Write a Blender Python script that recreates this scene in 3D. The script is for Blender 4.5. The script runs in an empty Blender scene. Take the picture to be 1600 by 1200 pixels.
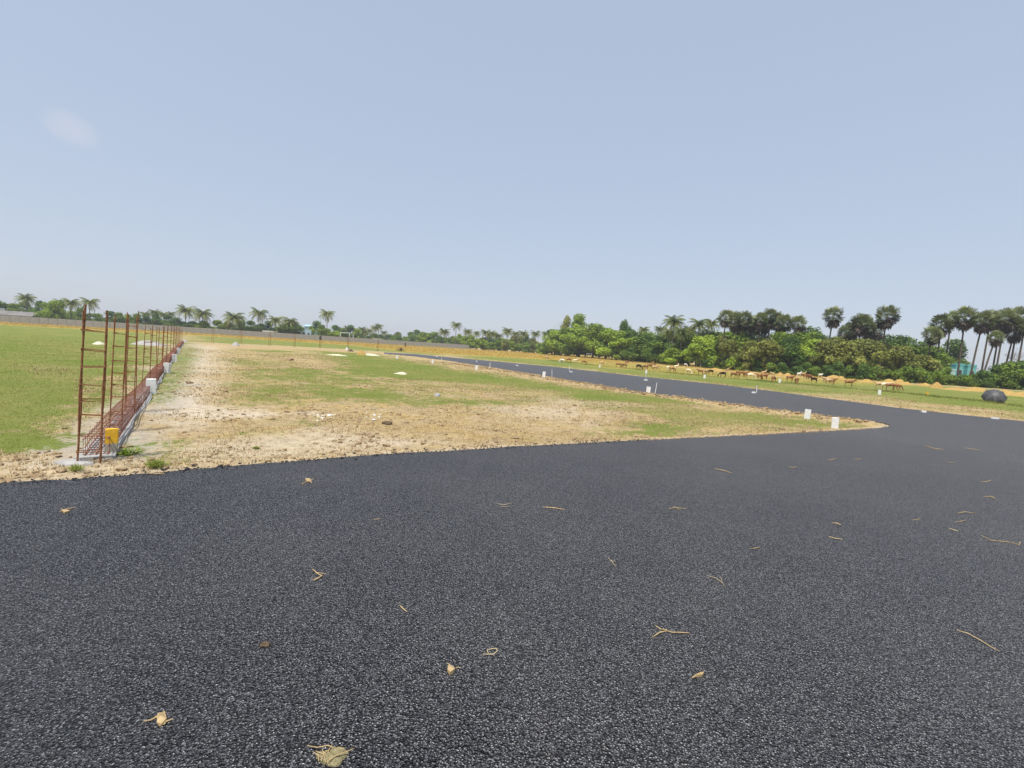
import bpy, bmesh, math, random
import numpy as np
from mathutils import Vector, Matrix
R = math.radians
S = bpy.context.scene
COL = S.collection
random.seed(7)
rng = np.random.default_rng(11)

# ------------------------------------------------------------------ camera
FPX, CAMH, PITCH, ROLL = 740.0, 1.6, R(4.28), R(3.6)
cam = bpy.data.objects.new('camera', bpy.data.cameras.new('camera')); COL.objects.link(cam)
cam.data.sensor_width = 36; cam.data.lens = FPX / 1600 * 36
cam.data.clip_start = 0.05; cam.data.clip_end = 8000
MR = Matrix.Rotation(math.pi / 2 - PITCH, 4, 'X') @ Matrix.Rotation(ROLL, 4, 'Z')
cam.matrix_world = Matrix.Translation((0, 0, CAMH)) @ MR
S.camera = cam
M3 = np.array(MR.to_3x3())

# ------------------------------------------------------------------ world and sun
SUN_EL, SUN_AZ = R(66), R(205)           # azimuth clockwise from +Y: behind the camera, a bit to the left
w = bpy.data.worlds.new('World'); S.world = w; w.use_nodes = True
nt = w.node_tree; nt.nodes.clear()
def N(t, typ, **k):
    n = t.nodes.new(typ)
    for a, b in k.items(): setattr(n, a, b)
    return n
wo = N(nt, 'ShaderNodeOutputWorld'); bg = N(nt, 'ShaderNodeBackground')
sky = N(nt, 'ShaderNodeTexSky', sky_type='NISHITA'); sky.sun_disc = False
sky.sun_elevation = SUN_EL; sky.sun_rotation = SUN_AZ
sky.air_density = 1.0; sky.dust_density = 1.5; sky.ozone_density = 2.0; sky.altitude = 0
bg.inputs['Strength'].default_value = 0.13
hs = N(nt, 'ShaderNodeHueSaturation'); hs.inputs['Saturation'].default_value = 1.4
gam = N(nt, 'ShaderNodeGamma'); gam.inputs['Gamma'].default_value = 0.20     # evens out the hazy noon sky
nt.links.new(sky.outputs[0], gam.inputs['Color']); nt.links.new(gam.outputs[0], hs.inputs['Color'])
# thin hazy veil and one faint wisp of cloud, by direction in the sky
tc = N(nt, 'ShaderNodeTexCoord')
CD = M3 @ np.array([(112 - 800) / FPX, (600 - 199) / FPX, -1]); CD /= np.linalg.norm(CD)
e1 = np.cross(CD, [0, 0, 1]); e1 /= np.linalg.norm(e1); e2 = np.cross(e1, CD)
ax1 = e1 * math.cos(R(-22)) + e2 * math.sin(R(-22)); ax2 = -e1 * math.sin(R(-22)) + e2 * math.cos(R(-22))
def vdot(v):
    n = N(nt, 'ShaderNodeVectorMath', operation='DOT_PRODUCT'); nt.links.new(tc.outputs['Generated'], n.inputs[0])
    n.inputs[1].default_value = tuple(v); return n.outputs['Value']
def m_(t, op, a, b=None, c=None):
    n = N(t, 'ShaderNodeMath', operation=op)
    for i, x in enumerate((a, b, c)):
        if x is None: continue
        if isinstance(x, (int, float)): n.inputs[i].default_value = x
        else: t.links.new(x, n.inputs[i])
    return n.outputs[0]
u = m_(nt, 'DIVIDE', vdot(ax1), 0.038); v = m_(nt, 'DIVIDE', vdot(ax2), 0.026)
rr = m_(nt, 'ADD', m_(nt, 'MULTIPLY', u, u), m_(nt, 'MULTIPLY', v, v))
nz = N(nt, 'ShaderNodeTexNoise'); nz.inputs['Scale'].default_value = 30; nz.inputs['Detail'].default_value = 4
nt.links.new(tc.outputs['Generated'], nz.inputs['Vector'])
cm = m_(nt, 'SUBTRACT', m_(nt, 'ADD', 0.55, nz.outputs['Fac']), rr)
mr = N(nt, 'ShaderNodeMapRange'); mr.interpolation_type = 'SMOOTHSTEP'
mr.inputs['From Min'].default_value = 0.0; mr.inputs['From Max'].default_value = 1.1; mr.inputs['To Max'].default_value = 0.22
nt.links.new(cm, mr.inputs['Value'])
gt = N(nt, 'ShaderNodeMath', operation='GREATER_THAN'); nt.links.new(vdot(CD), gt.inputs[0]); gt.inputs[1].default_value = 0.9
cf = m_(nt, 'MULTIPLY', mr.outputs[0], gt.outputs[0])
SKY_TINT = N(nt, 'ShaderNodeMix', data_type='RGBA', blend_type='MULTIPLY'); SKY_TINT.inputs[0].default_value = 1
SKY_TINT.inputs[7].default_value = (2.66, 2.80, 3.14, 1)
nt.links.new(hs.outputs[0], SKY_TINT.inputs[6])
mixc = N(nt, 'ShaderNodeMix', data_type='RGBA'); nt.links.new(cf, mixc.inputs[0])
nt.links.new(SKY_TINT.outputs[2], mixc.inputs[6]); mixc.inputs[7].default_value = (4.9, 4.5, 4.9, 1)
nt.links.new(mixc.outputs[2], bg.inputs['Color']); nt.links.new(bg.outputs[0], wo.inputs[0])

sd = Vector((math.cos(SUN_EL) * math.sin(SUN_AZ), math.cos(SUN_EL) * math.cos(SUN_AZ), math.sin(SUN_EL)))
sun = bpy.data.objects.new('sun', bpy.data.lights.new('sun', 'SUN')); COL.objects.link(sun)
sun.data.energy = 3.6; sun.data.angle = R(0.6); sun.data.color = (1.0, 0.95, 0.87)
sun.rotation_euler = sd.to_track_quat('Z', 'Y').to_euler(); sun.location = (0, 0, 30)
S.view_settings.view_transform = 'Standard'; S.view_settings.look = 'None'
S.view_settings.exposure = 0.45; S.view_settings.gamma = 1

# ------------------------------------------------------------------ helpers
def at(px, py, z=0.0):                    # where the sight line of a photo point meets the ground
    d = M3 @ np.array([(px - 800) / FPX, (600 - py) / FPX, -1]); t = (z - CAMH) / d[2]
    return float(d[0] * t), float(d[1] * t)
def at_depth(px, py, Y):                  # the same at a known distance: x and height
    d = M3 @ np.array([(px - 800) / FPX, (600 - py) / FPX, -1]); t = Y / d[1]
    return float(d[0] * t), float(CAMH + d[2] * t)
def tag(o, label=None, cat=None, group=None, kind=None):
    if label: o['label'] = label
    if cat: o['category'] = cat
    if group: o['group'] = group
    if kind: o['kind'] = kind
    return o
def empty(name, loc, rz=0.0, sc=1.0):
    o = bpy.data.objects.new(name, None); COL.objects.link(o); o.empty_display_size = .3
    o.location = loc; o.rotation_euler = (0, 0, rz); o.scale = (sc, sc, sc) if isinstance(sc, (int, float)) else sc
    return o
def link(name, me, parent=None, loc=None):
    o = bpy.data.objects.new(name, me); COL.objects.link(o)
    if parent: o.parent = parent
    if loc is not None: o.location = loc
    return o
ORD = ['first','second','third','fourth','fifth','sixth','seventh','eighth','ninth','tenth','eleventh','twelfth','thirteenth',
 'fourteenth','fifteenth','sixteenth','seventeenth','eighteenth','nineteenth','twentieth']
def ordn(i):
    if i < 20: return ORD[i]
    t = ['', '', 'twenty', 'thirty', 'forty', 'fifty', 'sixty', 'seventy', 'eighty', 'ninety'][(i + 1) // 10]
    k = (i + 1) % 10
    return t[:-1] + 'ieth' if k == 0 else t + '-' + ORD[k - 1]

def np_mesh(name, V, Fq, mat, smooth=False, attrs=None):
    V = np.asarray(V, dtype=np.float32); Fq = np.asarray(Fq, dtype=np.int32)
    me = bpy.data.meshes.new(name); k = Fq.shape[1]
    me.vertices.add(len(V)); me.vertices.foreach_set('co', V.ravel())
    me.loops.add(Fq.size); me.loops.foreach_set('vertex_index', Fq.ravel())
    me.polygons.add(len(Fq)); me.polygons.foreach_set('loop_start', np.arange(0, Fq.size, k, dtype=np.int32))
    me.polygons.foreach_set('loop_total', np.full(len(Fq), k, dtype=np.int32))
    me.polygons.foreach_set('use_smooth', np.full(len(Fq), smooth))
    for an, a in (attrs or {}).items():
        at_ = me.attributes.new(an, 'FLOAT', 'POINT'); at_.data.foreach_set('value', np.asarray(a, dtype=np.float32))
    me.materials.append(mat); me.update(calc_edges=True); me.validate()
    return me

class MB:
    def __init__(s): s.v = []; s.f = []
    def box(s, c, d, rz=0.0, taper=1.0):
        b = len(s.v); cr, sr = math.cos(rz), math.sin(rz)
        for z in (-.5, .5):
            t = taper if z > 0 else 1
            for x, y in ((-.5, -.5), (.5, -.5), (.5, .5), (-.5, .5)):
                X, Y = x * d[0] * t, y * d[1] * t
                s.v.append((c[0] + X * cr - Y * sr, c[1] + X * sr + Y * cr, c[2] + z * d[2]))
        s.f += [tuple(b + i for i in q) for q in ((3, 2, 1, 0), (4, 5, 6, 7), (0, 1, 5, 4), (1, 2, 6, 5), (2, 3, 7, 6), (3, 0, 4, 7))]
        return s
    def tube(s, pts, rad, n=6, cap=True, flat=1.0):
        pts = [Vector(p) for p in pts]; b = len(s.v)
        rad = rad if isinstance(rad, (list, tuple)) else [rad] * len(pts)
        for i, p in enumerate(pts):
            d = (pts[min(i + 1, len(pts) - 1)] - pts[max(i - 1, 0)]).normalized()
            up = Vector((0, 0, 1)) if abs(d.z) < .95 else Vector((1, 0, 0))
            a = d.cross(up).normalized(); c = a.cross(d)
            for k in range(n):
                t = 2 * math.pi * k / n
                s.v.append(tuple(p + rad[i] * (a * math.cos(t) + c * math.sin(t) * flat)))
        for i in range(len(pts) - 1):
            for k in range(n):
                k2 = (k + 1) % n
                s.f.append((b + i * n + k, b + i * n + k2, b + (i + 1) * n + k2, b + (i + 1) * n + k))
        if cap:
            s.f.append(tuple(b + k for k in range(n))[::-1]); s.f.append(tuple(b + (len(pts) - 1) * n + k for k in range(n)))
        return s
    def poly(s, pts):
        b = len(s.v); s.v += [tuple(p) for p in pts]; s.f.append(tuple(range(b, b + len(pts)))); return s
    def mesh(s, name, mat, smooth=False):
        me = bpy.data.meshes.new(name); me.from_pydata(s.v, [], s.f); me.materials.append(mat)
        if smooth: me.polygons.foreach_set('use_smooth', [True] * len(me.polygons))
        me.update(); return me
    def build(s, name, mat, parent=None, smooth=False, bevel=0):
        o = link(name, s.mesh(name, mat, smooth), parent)
        if bevel:
            bm = bmesh.new(); bm.from_mesh(o.data); bmesh.ops.bevel(bm, geom=bm.edges[:], offset=bevel, segments=2, affect='EDGES')
            bm.to_mesh(o.data); bm.free()
        return o

# value noise on numpy arrays
def _h(ix, iy, seed):
    n = (ix.astype(np.int64) * 374761393 + iy.astype(np.int64) * 668265263 + seed * 1442695) & 0xffffffff
    n = ((n ^ (n >> 13)) * 1274126177) & 0xffffffff
    return ((n ^ (n >> 16)) & 0xffff) / 65535.0
def vn(x, y, seed=0):
    ix, iy = np.floor(x), np.floor(y); fx, fy = x - ix, y - iy
    fx, fy = fx * fx * (3 - 2 * fx), fy * fy * (3 - 2 * fy)
    a, b, c, d = _h(ix, iy, seed), _h(ix + 1, iy, seed), _h(ix, iy + 1, seed), _h(ix + 1, iy + 1, seed)
    return (a * (1 - fx) + b * fx) * (1 - fy) + (c * (1 - fx) + d * fx) * fy
def fbm(x, y, sc, octv=4, seed=0):
    s = 0; a = .5; t = 0
    for i in range(octv):
        s = s + a * vn(x * sc + 17.3 * i, y * sc - 9.1 * i, seed + i); t += a; a *= .55; sc *= 2.03
    return s / t

def sdf(x, y, P):                        # signed distance, negative inside
    P = np.asarray(P, float); d = np.full(x.shape, 1e18); ins = np.zeros(x.shape, bool)
    for i in range(len(P)):
        ax, ay = P[i - 1]; bx, by = P[i]; ex, ey = bx - ax, by - ay
        t = np.clip(((x - ax) * ex + (y - ay) * ey) / (ex * ex + ey * ey + 1e-12), 0, 1)
        d = np.minimum(d, (x - ax - t * ex) ** 2 + (y - ay - t * ey) ** 2)
        c = (ay > y) != (by > y)
        if ey != 0: ins ^= c & (x < ax + ex * (y - ay) / ey)
    d = np.sqrt(d); return np.where(ins, -d, d)
def linedist(x, y, P):
    d = np.full(x.shape, 1e18)
    for i in range(len(P) - 1):
        ax, ay = P[i]; bx, by = P[i + 1]; ex, ey = bx - ax, by - ay
        t = np.clip(((x - ax) * ex + (y - ay) * ey) / (ex * ex + ey * ey), 0, 1)
        d = np.minimum(d, (x - ax - t * ex) ** 2 + (y - ay - t * ey) ** 2)
    return np.sqrt(d)

# ------------------------------------------------------------------ materials
def mat(name, rough=.9, spec=.2):
    m = bpy.data.materials.new(name); m.use_nodes = True; t = m.node_tree
    b = t.nodes['Principled BSDF']; b.inputs['Roughness'].default_value = rough
    b.inputs['Specular IOR Level'].default_value = spec
    return m, t, b
def ramp(t, fac, stops):
    r = N(t, 'ShaderNodeValToRGB'); el = r.color_ramp.elements
    while len(el) < len(stops): el.new(.5)
    for e, (p, c) in zip(el, stops): e.position = p; e.color = (*c, 1) if len(c) == 3 else c
    t.links.new(fac, r.inputs[0]); return r.outputs[0]
def noise(t, vec, sc, det=3, rough=.55):
    n = N(t, 'ShaderNodeTexNoise'); n.inputs['Scale'].default_value = sc; n.inputs['Detail'].default_value = det
    n.inputs['Roughness'].default_value = rough
    if vec is not None: t.links.new(vec, n.inputs['Vector'])
    return n.outputs['Fac']
def geo_pos(t): return N(t, 'ShaderNodeNewGeometry').outputs['Position']
def objc(t): return N(t, 'ShaderNodeTexCoord').outputs['Object']
def mix(t, f, a, b, bt='MIX'):
    n = N(t, 'ShaderNodeMix', data_type='RGBA', blend_type=bt)
    for s_, x in ((0, f), (6, a), (7, b)):
        if isinstance(x, (int, float)): n.inputs[s_].default_value = x
        elif isinstance(x, tuple): n.inputs[s_].default_value = (*x, 1)
        else: t.links.new(x, n.inputs[s_])
    return n.outputs[2]
def attr(t, name): 
    n = N(t, 'ShaderNodeAttribute'); n.attribute_name = name; return n.outputs['Fac']
def bump(t, b, h, s, d):
    n = N(t, 'ShaderNodeBump'); n.inputs['Strength'].default_value = s; n.inputs['Distance'].default_value = d
    t.links.new(h, n.inputs['Height']); t.links.new(n.outputs[0], b.inputs['Normal'])
def simple(name, c1, c2, sc=8, rough=.85, spec=.25, bs=0.0, bd=.01, det=4, metal=0):
    m, t, b = mat(name, rough, spec); p = objc(t); f = noise(t, p, sc, det)
    t.links.new(ramp(t, f, [(.3, c1), (.7, c2)]), b.inputs['Base Color']); b.inputs['Metallic'].default_value = metal
    if bs: bump(t, b, noise(t, p, sc * 3, 4), bs, bd)
    return m

# asphalt: stones in black binder
M_ASPH, t, b = mat('fresh asphalt', .58, .55)
p = geo_pos(t)
vo = N(t, 'ShaderNodeTexVoronoi'); vo.inputs['Scale'].default_value = 104; t.links.new(p, vo.inputs['Vector'])
vo2 = N(t, 'ShaderNodeTexVoronoi'); vo2.inputs['Scale'].default_value = 165; t.links.new(p, vo2.inputs['Vector'])
sx = N(t, 'ShaderNodeSeparateColor'); t.links.new(vo.outputs['Color'], sx.inputs[0])
sx2 = N(t, 'ShaderNodeSeparateColor'); t.links.new(vo2.outputs['Color'], sx2.inputs[0])
c1 = ramp(t, sx.outputs[0], [(0, (.001, .001, .002)), (.50, (.006, .006, .008)), (.78, (.030, .032, .037)), (.92, (.17, .175, .18)), (1, (.55, .55, .54))])
c2 = ramp(t, sx2.outputs[0], [(0, (.001, .001, .002)), (.5, (.007, .007, .009)), (.85, (.045, .048, .054)), (1, (.40, .40, .40))])
c = mix(t, .5, c1, c2)
edge = ramp(t, vo.outputs['Distance'], [(.22, (1, 1, 1)), (.58, (.08, .08, .08))])
c = mix(t, 1.0, c, edge, 'MULTIPLY')
t.links.new(m_(t, 'MULTIPLY', m_(t, 'ADD', edge, .0), .72), b.inputs['Specular IOR Level'])
b.inputs['Sheen Weight'].default_value = .30; b.inputs['Sheen Roughness'].default_value = .28; b.inputs['Sheen Tint'].default_value = (.95, .95, 1, 1)
big = ramp(t, noise(t, p, .7, 5, .6), [(.3, (.78, .82, .90)), (.7, (1.18, 1.20, 1.27))])
c = mix(t, 1.0, c, big, 'MULTIPLY')
dust = ramp(t, noise(t, p, .35, 4, .65), [(.42, (0, 0, 0)), (.8, (.13, .13, .13))])
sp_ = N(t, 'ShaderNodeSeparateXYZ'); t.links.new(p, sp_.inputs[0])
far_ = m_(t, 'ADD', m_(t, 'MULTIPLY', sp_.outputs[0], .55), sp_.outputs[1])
far_sheen = N(t, 'ShaderNodeMapRange'); t.links.new(m_(t, 'ADD', far_, m_(t, 'MULTIPLY', noise(t, p, .5, 4, .6), 5)), far_sheen.inputs['Value'])
far_sheen.inputs['From Min'].default_value = 6; far_sheen.inputs['From Max'].default_value = 20; far_sheen.inputs['To Max'].default_value = .27  # paler, dustier colour with distance stands in for the asphalt's grazing-angle sheen
c = mix(t, dust, c, (.17, .155, .135)); c = mix(t, far_sheen.outputs[0], c, (.185, .172, .155))
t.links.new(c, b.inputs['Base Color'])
t.links.new(ramp(t, sx.outputs[1], [(0, (.42,)*3), (1, (.75,)*3)]), b.inputs['Roughness'])
hh = m_(t, 'ADD', m_(t, 'MULTIPLY', vo.outputs['Distance'], -1.0), m_(t, 'MULTIPLY', vo2.outputs['Distance'], -.6))
bump(t, b, hh, .9, .012)

# ground cover
M_GROUND, t, b = mat('soil and turf', 1.0, .1)
p = geo_pos(t)
n1 = noise(t, p, 1.1, 5, .62); n2 = noise(t, p, 9, 5, .7); n3 = noise(t, p, 45, 3, .7)
soil = ramp(t, n2, [(.28, (.29, .215, .125)), (.5, (.43, .335, .21)), (.72, (.56, .465, .32))])
straw = ramp(t, n3, [(.3, (.25, .175, .075)), (.5, (.43, .32, .145)), (.72, (.60, .48, .25))])
c = mix(t, ramp(t, n1, [(.35, (0, 0, 0)), (.62, (1, 1, 1))]), soil, straw)
pale = ramp(t, n2, [(.25, (.46, .385, .28)), (.7, (.66, .58, .46))])
spk = ramp(t, noise(t, p, 5.5, 6, .8), [(.36, (.42, .36, .28)), (.47, (.98, .96, .93)), (.58, (1.03, 1.02, 1)), (.68, (1.35, 1.3, 1.22))])
c = mix(t, attr(t, 'track'), c, pale)
c = mix(t, .9, c, spk, 'MULTIPLY')
cem = ramp(t, n2, [(.25, (.35, .32, .27)), (.7, (.52, .49, .43))])
c = mix(t, m_(t, 'MULTIPLY', attr(t, 'cement'), .85), c, cem)
gA = ramp(t, n3, [(.3, (.070, .110, .012)), (.52, (.130, .185, .028)), (.75, (.225, .270, .065))])
gB = ramp(t, n2, [(.3, (.115, .172, .026)), (.7, (.218, .258, .062))])
g = mix(t, .5, gA, gB)
g = mix(t, ramp(t, noise(t, p, .22, 5, .68), [(.36, (0,)*3), (.62, (.9,)*3)]), g, ramp(t, n3, [(.3, (.165, .160, .045)), (.7, (.31, .29, .10))]))
gf = m_(t, 'ADD', attr(t, 'green'), m_(t, 'MULTIPLY', m_(t, 'SUBTRACT', n2, .5), 2.4))
gf2 = N(t, 'ShaderNodeMapRange'); gf2.interpolation_type = 'SMOOTHSTEP'; t.links.new(gf, gf2.inputs['Value'])
gf2.inputs['From Min'].default_value = .25; gf2.inputs['From Max'].default_value = .75
c = mix(t, gf2.outputs[0], c, g)
gold = ramp(t, noise(t, p, 1.6, 5, .65), [(.3, (.27, .19, .035)), (.5, (.44, .32, .075)), (.72, (.60, .45, .14))])
c = mix(t, attr(t, 'gold'), c, gold)
c = mix(t, attr(t, 'dark'), c, (.050, .055, .014))  # shadowed edge of the bund painted into the ground colour as a dark band
t.links.new(c, b.inputs['Base Color'])
bump(t, b, m_(t, 'ADD', n2, m_(t, 'MULTIPLY', n3, .5)), .9, .05)

def leafmat(name, dark, lightc, trans=.25):
    m, t, b = mat(name, .6, .3)
    tone = attr(t, 'tone'); oi = N(t, 'ShaderNodeObjectInfo')
    f = m_(t, 'ADD', m_(t, 'MULTIPLY', tone, .8), m_(t, 'MULTIPLY', oi.outputs['Random'], .2))
    c = ramp(t, f, [(.08, dark), (.9, lightc)])
    t.links.new(c, b.inputs['Base Color'])
    tr = N(t, 'ShaderNodeBsdfTranslucent'); t.links.new(c, tr.inputs[0])
    mx = N(t, 'ShaderNodeMixShader'); mx.inputs[0].default_value = trans
    t.links.new(b.outputs[0], mx.inputs[1]); t.links.new(tr.outputs[0], mx.inputs[2])
    t.links.new(mx.outputs[0], t.nodes['Material Output'].inputs[0]); return m
M_LEAF = [leafmat('bright green leaves', (.070, .135, .008), (.44, .58, .055)),
          leafmat('mid green leaves', (.042, .095, .008), (.30, .42, .050)),
          leafmat('olive leaves', (.080, .100, .016), (.40, .42, .085)),
          leafmat('deep green leaves', (.018, .055, .008), (.17, .28, .040))]
M_COCO = leafmat('coconut fronds', (.040, .075, .014), (.32, .35, .085))
M_PALMY = leafmat('palmyra fans', (.030, .050, .018), (.33, .37, .15), .12)
M_DEAD = leafmat('dead palm leaves', (.040, .028, .024), (.30, .24, .17), .1)
M_BLADE = leafmat('grass blades', (.15, .20, .030), (.40, .44, .11), .45)
M_STRAWB = leafmat('straw blades', (.20, .135, .060), (.70, .55, .30), .1)
M_GOLDB = leafmat('golden grass blades', (.30, .20, .045), (.74, .56, .18), .25)
M_TRUNK = simple('grey trunk bark', (.10, .085, .068), (.24, .21, .17), 4)
M_BARK = simple('brown bark', (.06, .045, .032), (.15, .12, .09), 4)
M_WALL = simple('grey precast concrete', (.27, .265, .25), (.37, .36, .34), .6, .9, .2)
M_POST = simple('grey concrete post', (.25, .245, .235), (.34, .335, .32), 2)
M_RUST = simple('rusty steel', (.15, .058, .024), (.32, .145, .062), 30, .75, .3, .3, .002)
M_RUST2 = simple('red brown rusty steel', (.15, .058, .040), (.30, .135, .090), 25, .75, .3, .3, .002)
M_WHITE = simple('white painted concrete', (.62, .62, .60), (.82, .82, .80), 14, .7, .3, .2, .004)
M_CONC = simple('pale concrete', (.29, .28, .265), (.42, .41, .395), 10, .9, .2, .4, .01)
M_SAND = simple('pale sand', (.36, .31, .19), (.56, .49, .33), 25, 1, .1, .6, .01)
M_CLUMP = simple('yellowish sand clump', (.22, .185, .085), (.50, .44, .26), 90, 1, .1, 1, .01)
M_DIRT = simple('dry brown soil', (.20, .135, .075), (.38, .29, .18), 9, 1, .1, .6, .02)
M_HAY = simple('golden straw', (.30, .19, .055), (.56, .38, .13), 12, .9, .15, .9, .04)
M_STRAW = simple('dry straw', (.28, .195, .095), (.50, .375, .20), 30, .8, .2)
M_STRAWD = simple('weathered straw', (.30, .24, .15), (.46, .38, .25), 30, .8, .2)
M_DUNG = simple('dried dung', (.08, .055, .035), (.15, .11, .075), 40, 1, .1, .6, .004)
M_BLACK = simple('black fabric', (.045, .045, .050), (.095, .095, .10), 6, .45, .4)
M_BAG = simple('pale yellow plastic', (.50, .48, .34), (.66, .64, .48), 6, .6, .4)
M_TEAL = simple('teal painted plaster', (.10, .36, .38), (.16, .46, .47), 1, .8, .3)
M_CYAN = simple('pale cyan plaster', (.30, .50, .52), (.42, .60, .60), 1, .8, .3)
M_BLUE = simple('pale blue plaster', (.28, .44, .55), (.40, .56, .66), .6, .8, .3)
M_LIME = simple('whitewashed plaster', (.42, .43, .42), (.55, .56, .55), .8, .8, .3)
M_GLASS = simple('dark window glass', (.02, .03, .035), (.04, .05, .06), 1, .15, .5)
M_ROOF = simple('grey roof sheet', (.15, .135, .13), (.24, .22, .21), .5, .8, .3)
M_ROOFSHADE = simple('dark under-roof shade', (.05, .038, .032), (.09, .07, .06), 2)  # dark colour standing in for the shade under the shed roof
# yellow boundary stone: bare cement at the foot, paint above
M_YEL, t, b = mat('yellow painted concrete', .7, .3)
p = objc(t); sz = N(t, 'ShaderNodeSeparateXYZ'); t.links.new(p, sz.inputs[0])
f = m_(t, 'ADD', sz.outputs[2], m_(t, 'MULTIPLY', noise(t, p, 14, 4), .08))
f2 = N(t, 'ShaderNodeMapRange'); t.links.new(f, f2.inputs['Value']); f2.inputs['From Min'].default_value = .145; f2.inputs['From Max'].default_value = .175
yc = ramp(t, noise(t, p, 18, 5, .7), [(.3, (.60, .33, .02)), (.62, (.78, .47, .035)), (.8, (.70, .50, .18))])
t.links.new(mix(t, f2.outputs[0], (.36, .33, .27), yc), b.inputs['Base Color'])
bump(t, b, noise(t, p, 40, 4), .3, .004)

# ------------------------------------------------------------------ ground layout (world metres)
P = lambda L: [at(*q) for q in L]
near_edge = P([(0, 755), (120, 747), (240, 738), (400, 725), (560, 712), (730, 702), (900, 693), (1000, 687.5), (1100, 683), (1300, 673), (1365, 669)])
tip = P([(1388, 666.5), (1391, 664), (1380, 660.5)])
road_near = P([(1345, 654.5), (1280, 647.5), (1200, 638.5), (1010, 613), (930, 600.5), (860, 588.3), (780, 575.5), (700, 563.5), (640, 556), (600, 552.6)])
road_far = P([(600, 550.6), (650, 553.3), (700, 558), (780, 565), (870, 573.5), (1000, 588), (1130, 601.5), (1210, 611.5), (1300, 623.5), (1400, 636.5), (1500, 648), (1600, 658)])
d0 = Vector(near_edge[0]) - Vector(near_edge[2]); d0.normalize()
L0 = (near_edge[0][0] + d0.x * 40, near_edge[0][1] + d0.y * 40)
dr = Vector(road_far[-1]) - Vector(road_far[-3]); dr.normalize()
R0 = (road_far[-1][0] + dr.x * 40, road_far[-1][1] + dr.y * 40)
asph = [L0] + near_edge + tip + road_near + road_far + [R0, (R0[0], -60), (L0[0], -60)]
def resample(poly):
    out = []
    for i in range(len(poly)):
        a = Vector(poly[i]); c = Vector(poly[(i + 1) % len(poly)]); m = ((a + c) / 2).length
        st = .07 if m < 22 else .3 if m < 60 else 3
        n = max(1, min(400, int((c - a).length / st)))
        for k in range(n): out.append(tuple(a.lerp(c, k / n)))
    return out
ar = np.array(resample(asph))
nx = fbm(ar[:, 0], ar[:, 1], 5.0, 3, 5) - .5; ny = fbm(ar[:, 0], ar[:, 1], 5.0, 3, 55) - .5
nx2 = fbm(ar[:, 0], ar[:, 1], .5, 2, 8) - .5
ar[:, 0] += nx * .10 + nx2 * .15; ar[:, 1] += ny * .10 + nx2 * .15
vs = [(x, y, 0.0) for x, y in ar] + [(x, y, -.14) for x, y in ar]; n = len(ar)
me = bpy.data.meshes.new('road'); me.from_pydata(vs, [], [tuple(range(n))] + [(i, i + n, (i + 1) % n + n, (i + 1) % n) for i in range(n)])
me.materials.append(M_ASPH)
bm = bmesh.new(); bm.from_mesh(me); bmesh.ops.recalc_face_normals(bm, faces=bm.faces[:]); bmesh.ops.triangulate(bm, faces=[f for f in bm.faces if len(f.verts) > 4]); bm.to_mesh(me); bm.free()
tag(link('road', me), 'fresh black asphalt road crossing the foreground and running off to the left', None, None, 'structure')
AS = np.array(asph)

CAGE0, CAGE1 = Vector(at(150, 713)), Vector(at(285, 535.5))
cd = (CAGE1 - CAGE0).normalized(); cn = Vector((cd.y, -cd.x))     # cn points right of the row
polyG = [(1.0, P([(-500, 468), (0, 500), (282, 519), (281, 535), (258, 556), (230, 587), (198, 618), (150, 645), (112, 664), (70, 692), (0, 706), (-500, 735)])),
 (.95, P([(290, 517), (600, 536), (740, 549), (700, 556), (600, 549.5), (450, 541), (290, 534)])),
 (.98, P([(475, 547), (590, 553), (760, 583), (1000, 617), (1240, 654), (1350, 666), (1250, 673), (1100, 682), (1000, 684), (925, 689), (915, 674), (1000, 655), (900, 627), (760, 616), (640, 603), (530, 582)])),
 (.70, P([(336, 545), (480, 547), (540, 580), (650, 602), (770, 615), (905, 626), (860, 634), (700, 640), (560, 636), (430, 632), (328, 628), (340, 600)])),
 (.45, P([(372, 686), (400, 682), (440, 690), (420, 704), (380, 704)])), (.45, P([(215, 722), (260, 716), (280, 730), (230, 737)])),
 (.36, P([(200, 700), (300, 690), (360, 700), (320, 715), (220, 716)])), (.5, P([(700, 690), (850, 680), (900, 690), (740, 700)])),
 (1.5, P([(290, 540), (313, 544), (300, 575), (268, 625), (255, 628), (262, 600), (277, 568)])),
 (.45, P([(395, 655), (470, 635), (520, 640), (440, 662)])),
 (1.0, P([(690, 555), (870, 573), (1130, 601), (1300, 623), (1420, 639), (1600, 658), (2100, 708), (2100, 640), (1600, 611), (1400, 599), (1200, 588), (1000, 569), (870, 560), (750, 555)]))]
polyNG = [(.75, P([(1240, 612), (1350, 614), (1450, 629), (1600, 642), (1600, 660), (1440, 645), (1330, 630)])),
 (.5, P([(960, 636), (1100, 648), (1270, 664), (1200, 674), (1040, 668)])), (.55, P([(940, 622), (1120, 634), (1160, 646), (960, 645)])), (.6, P([(620, 590), (760, 600), (900, 612), (880, 622), (700, 612)])), (.5, P([(1080, 655), (1230, 660), (1150, 676), (1060, 676)])), (.5, P([(390, 548), (470, 556), (520, 572), (440, 575), (380, 562)])),
 (.5, P([(600, 610), (700, 608), (830, 622), (760, 627), (640, 622)])), (.35, P([(0, 560), (150, 575), (190, 600), (100, 610), (0, 590)]))]
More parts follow.
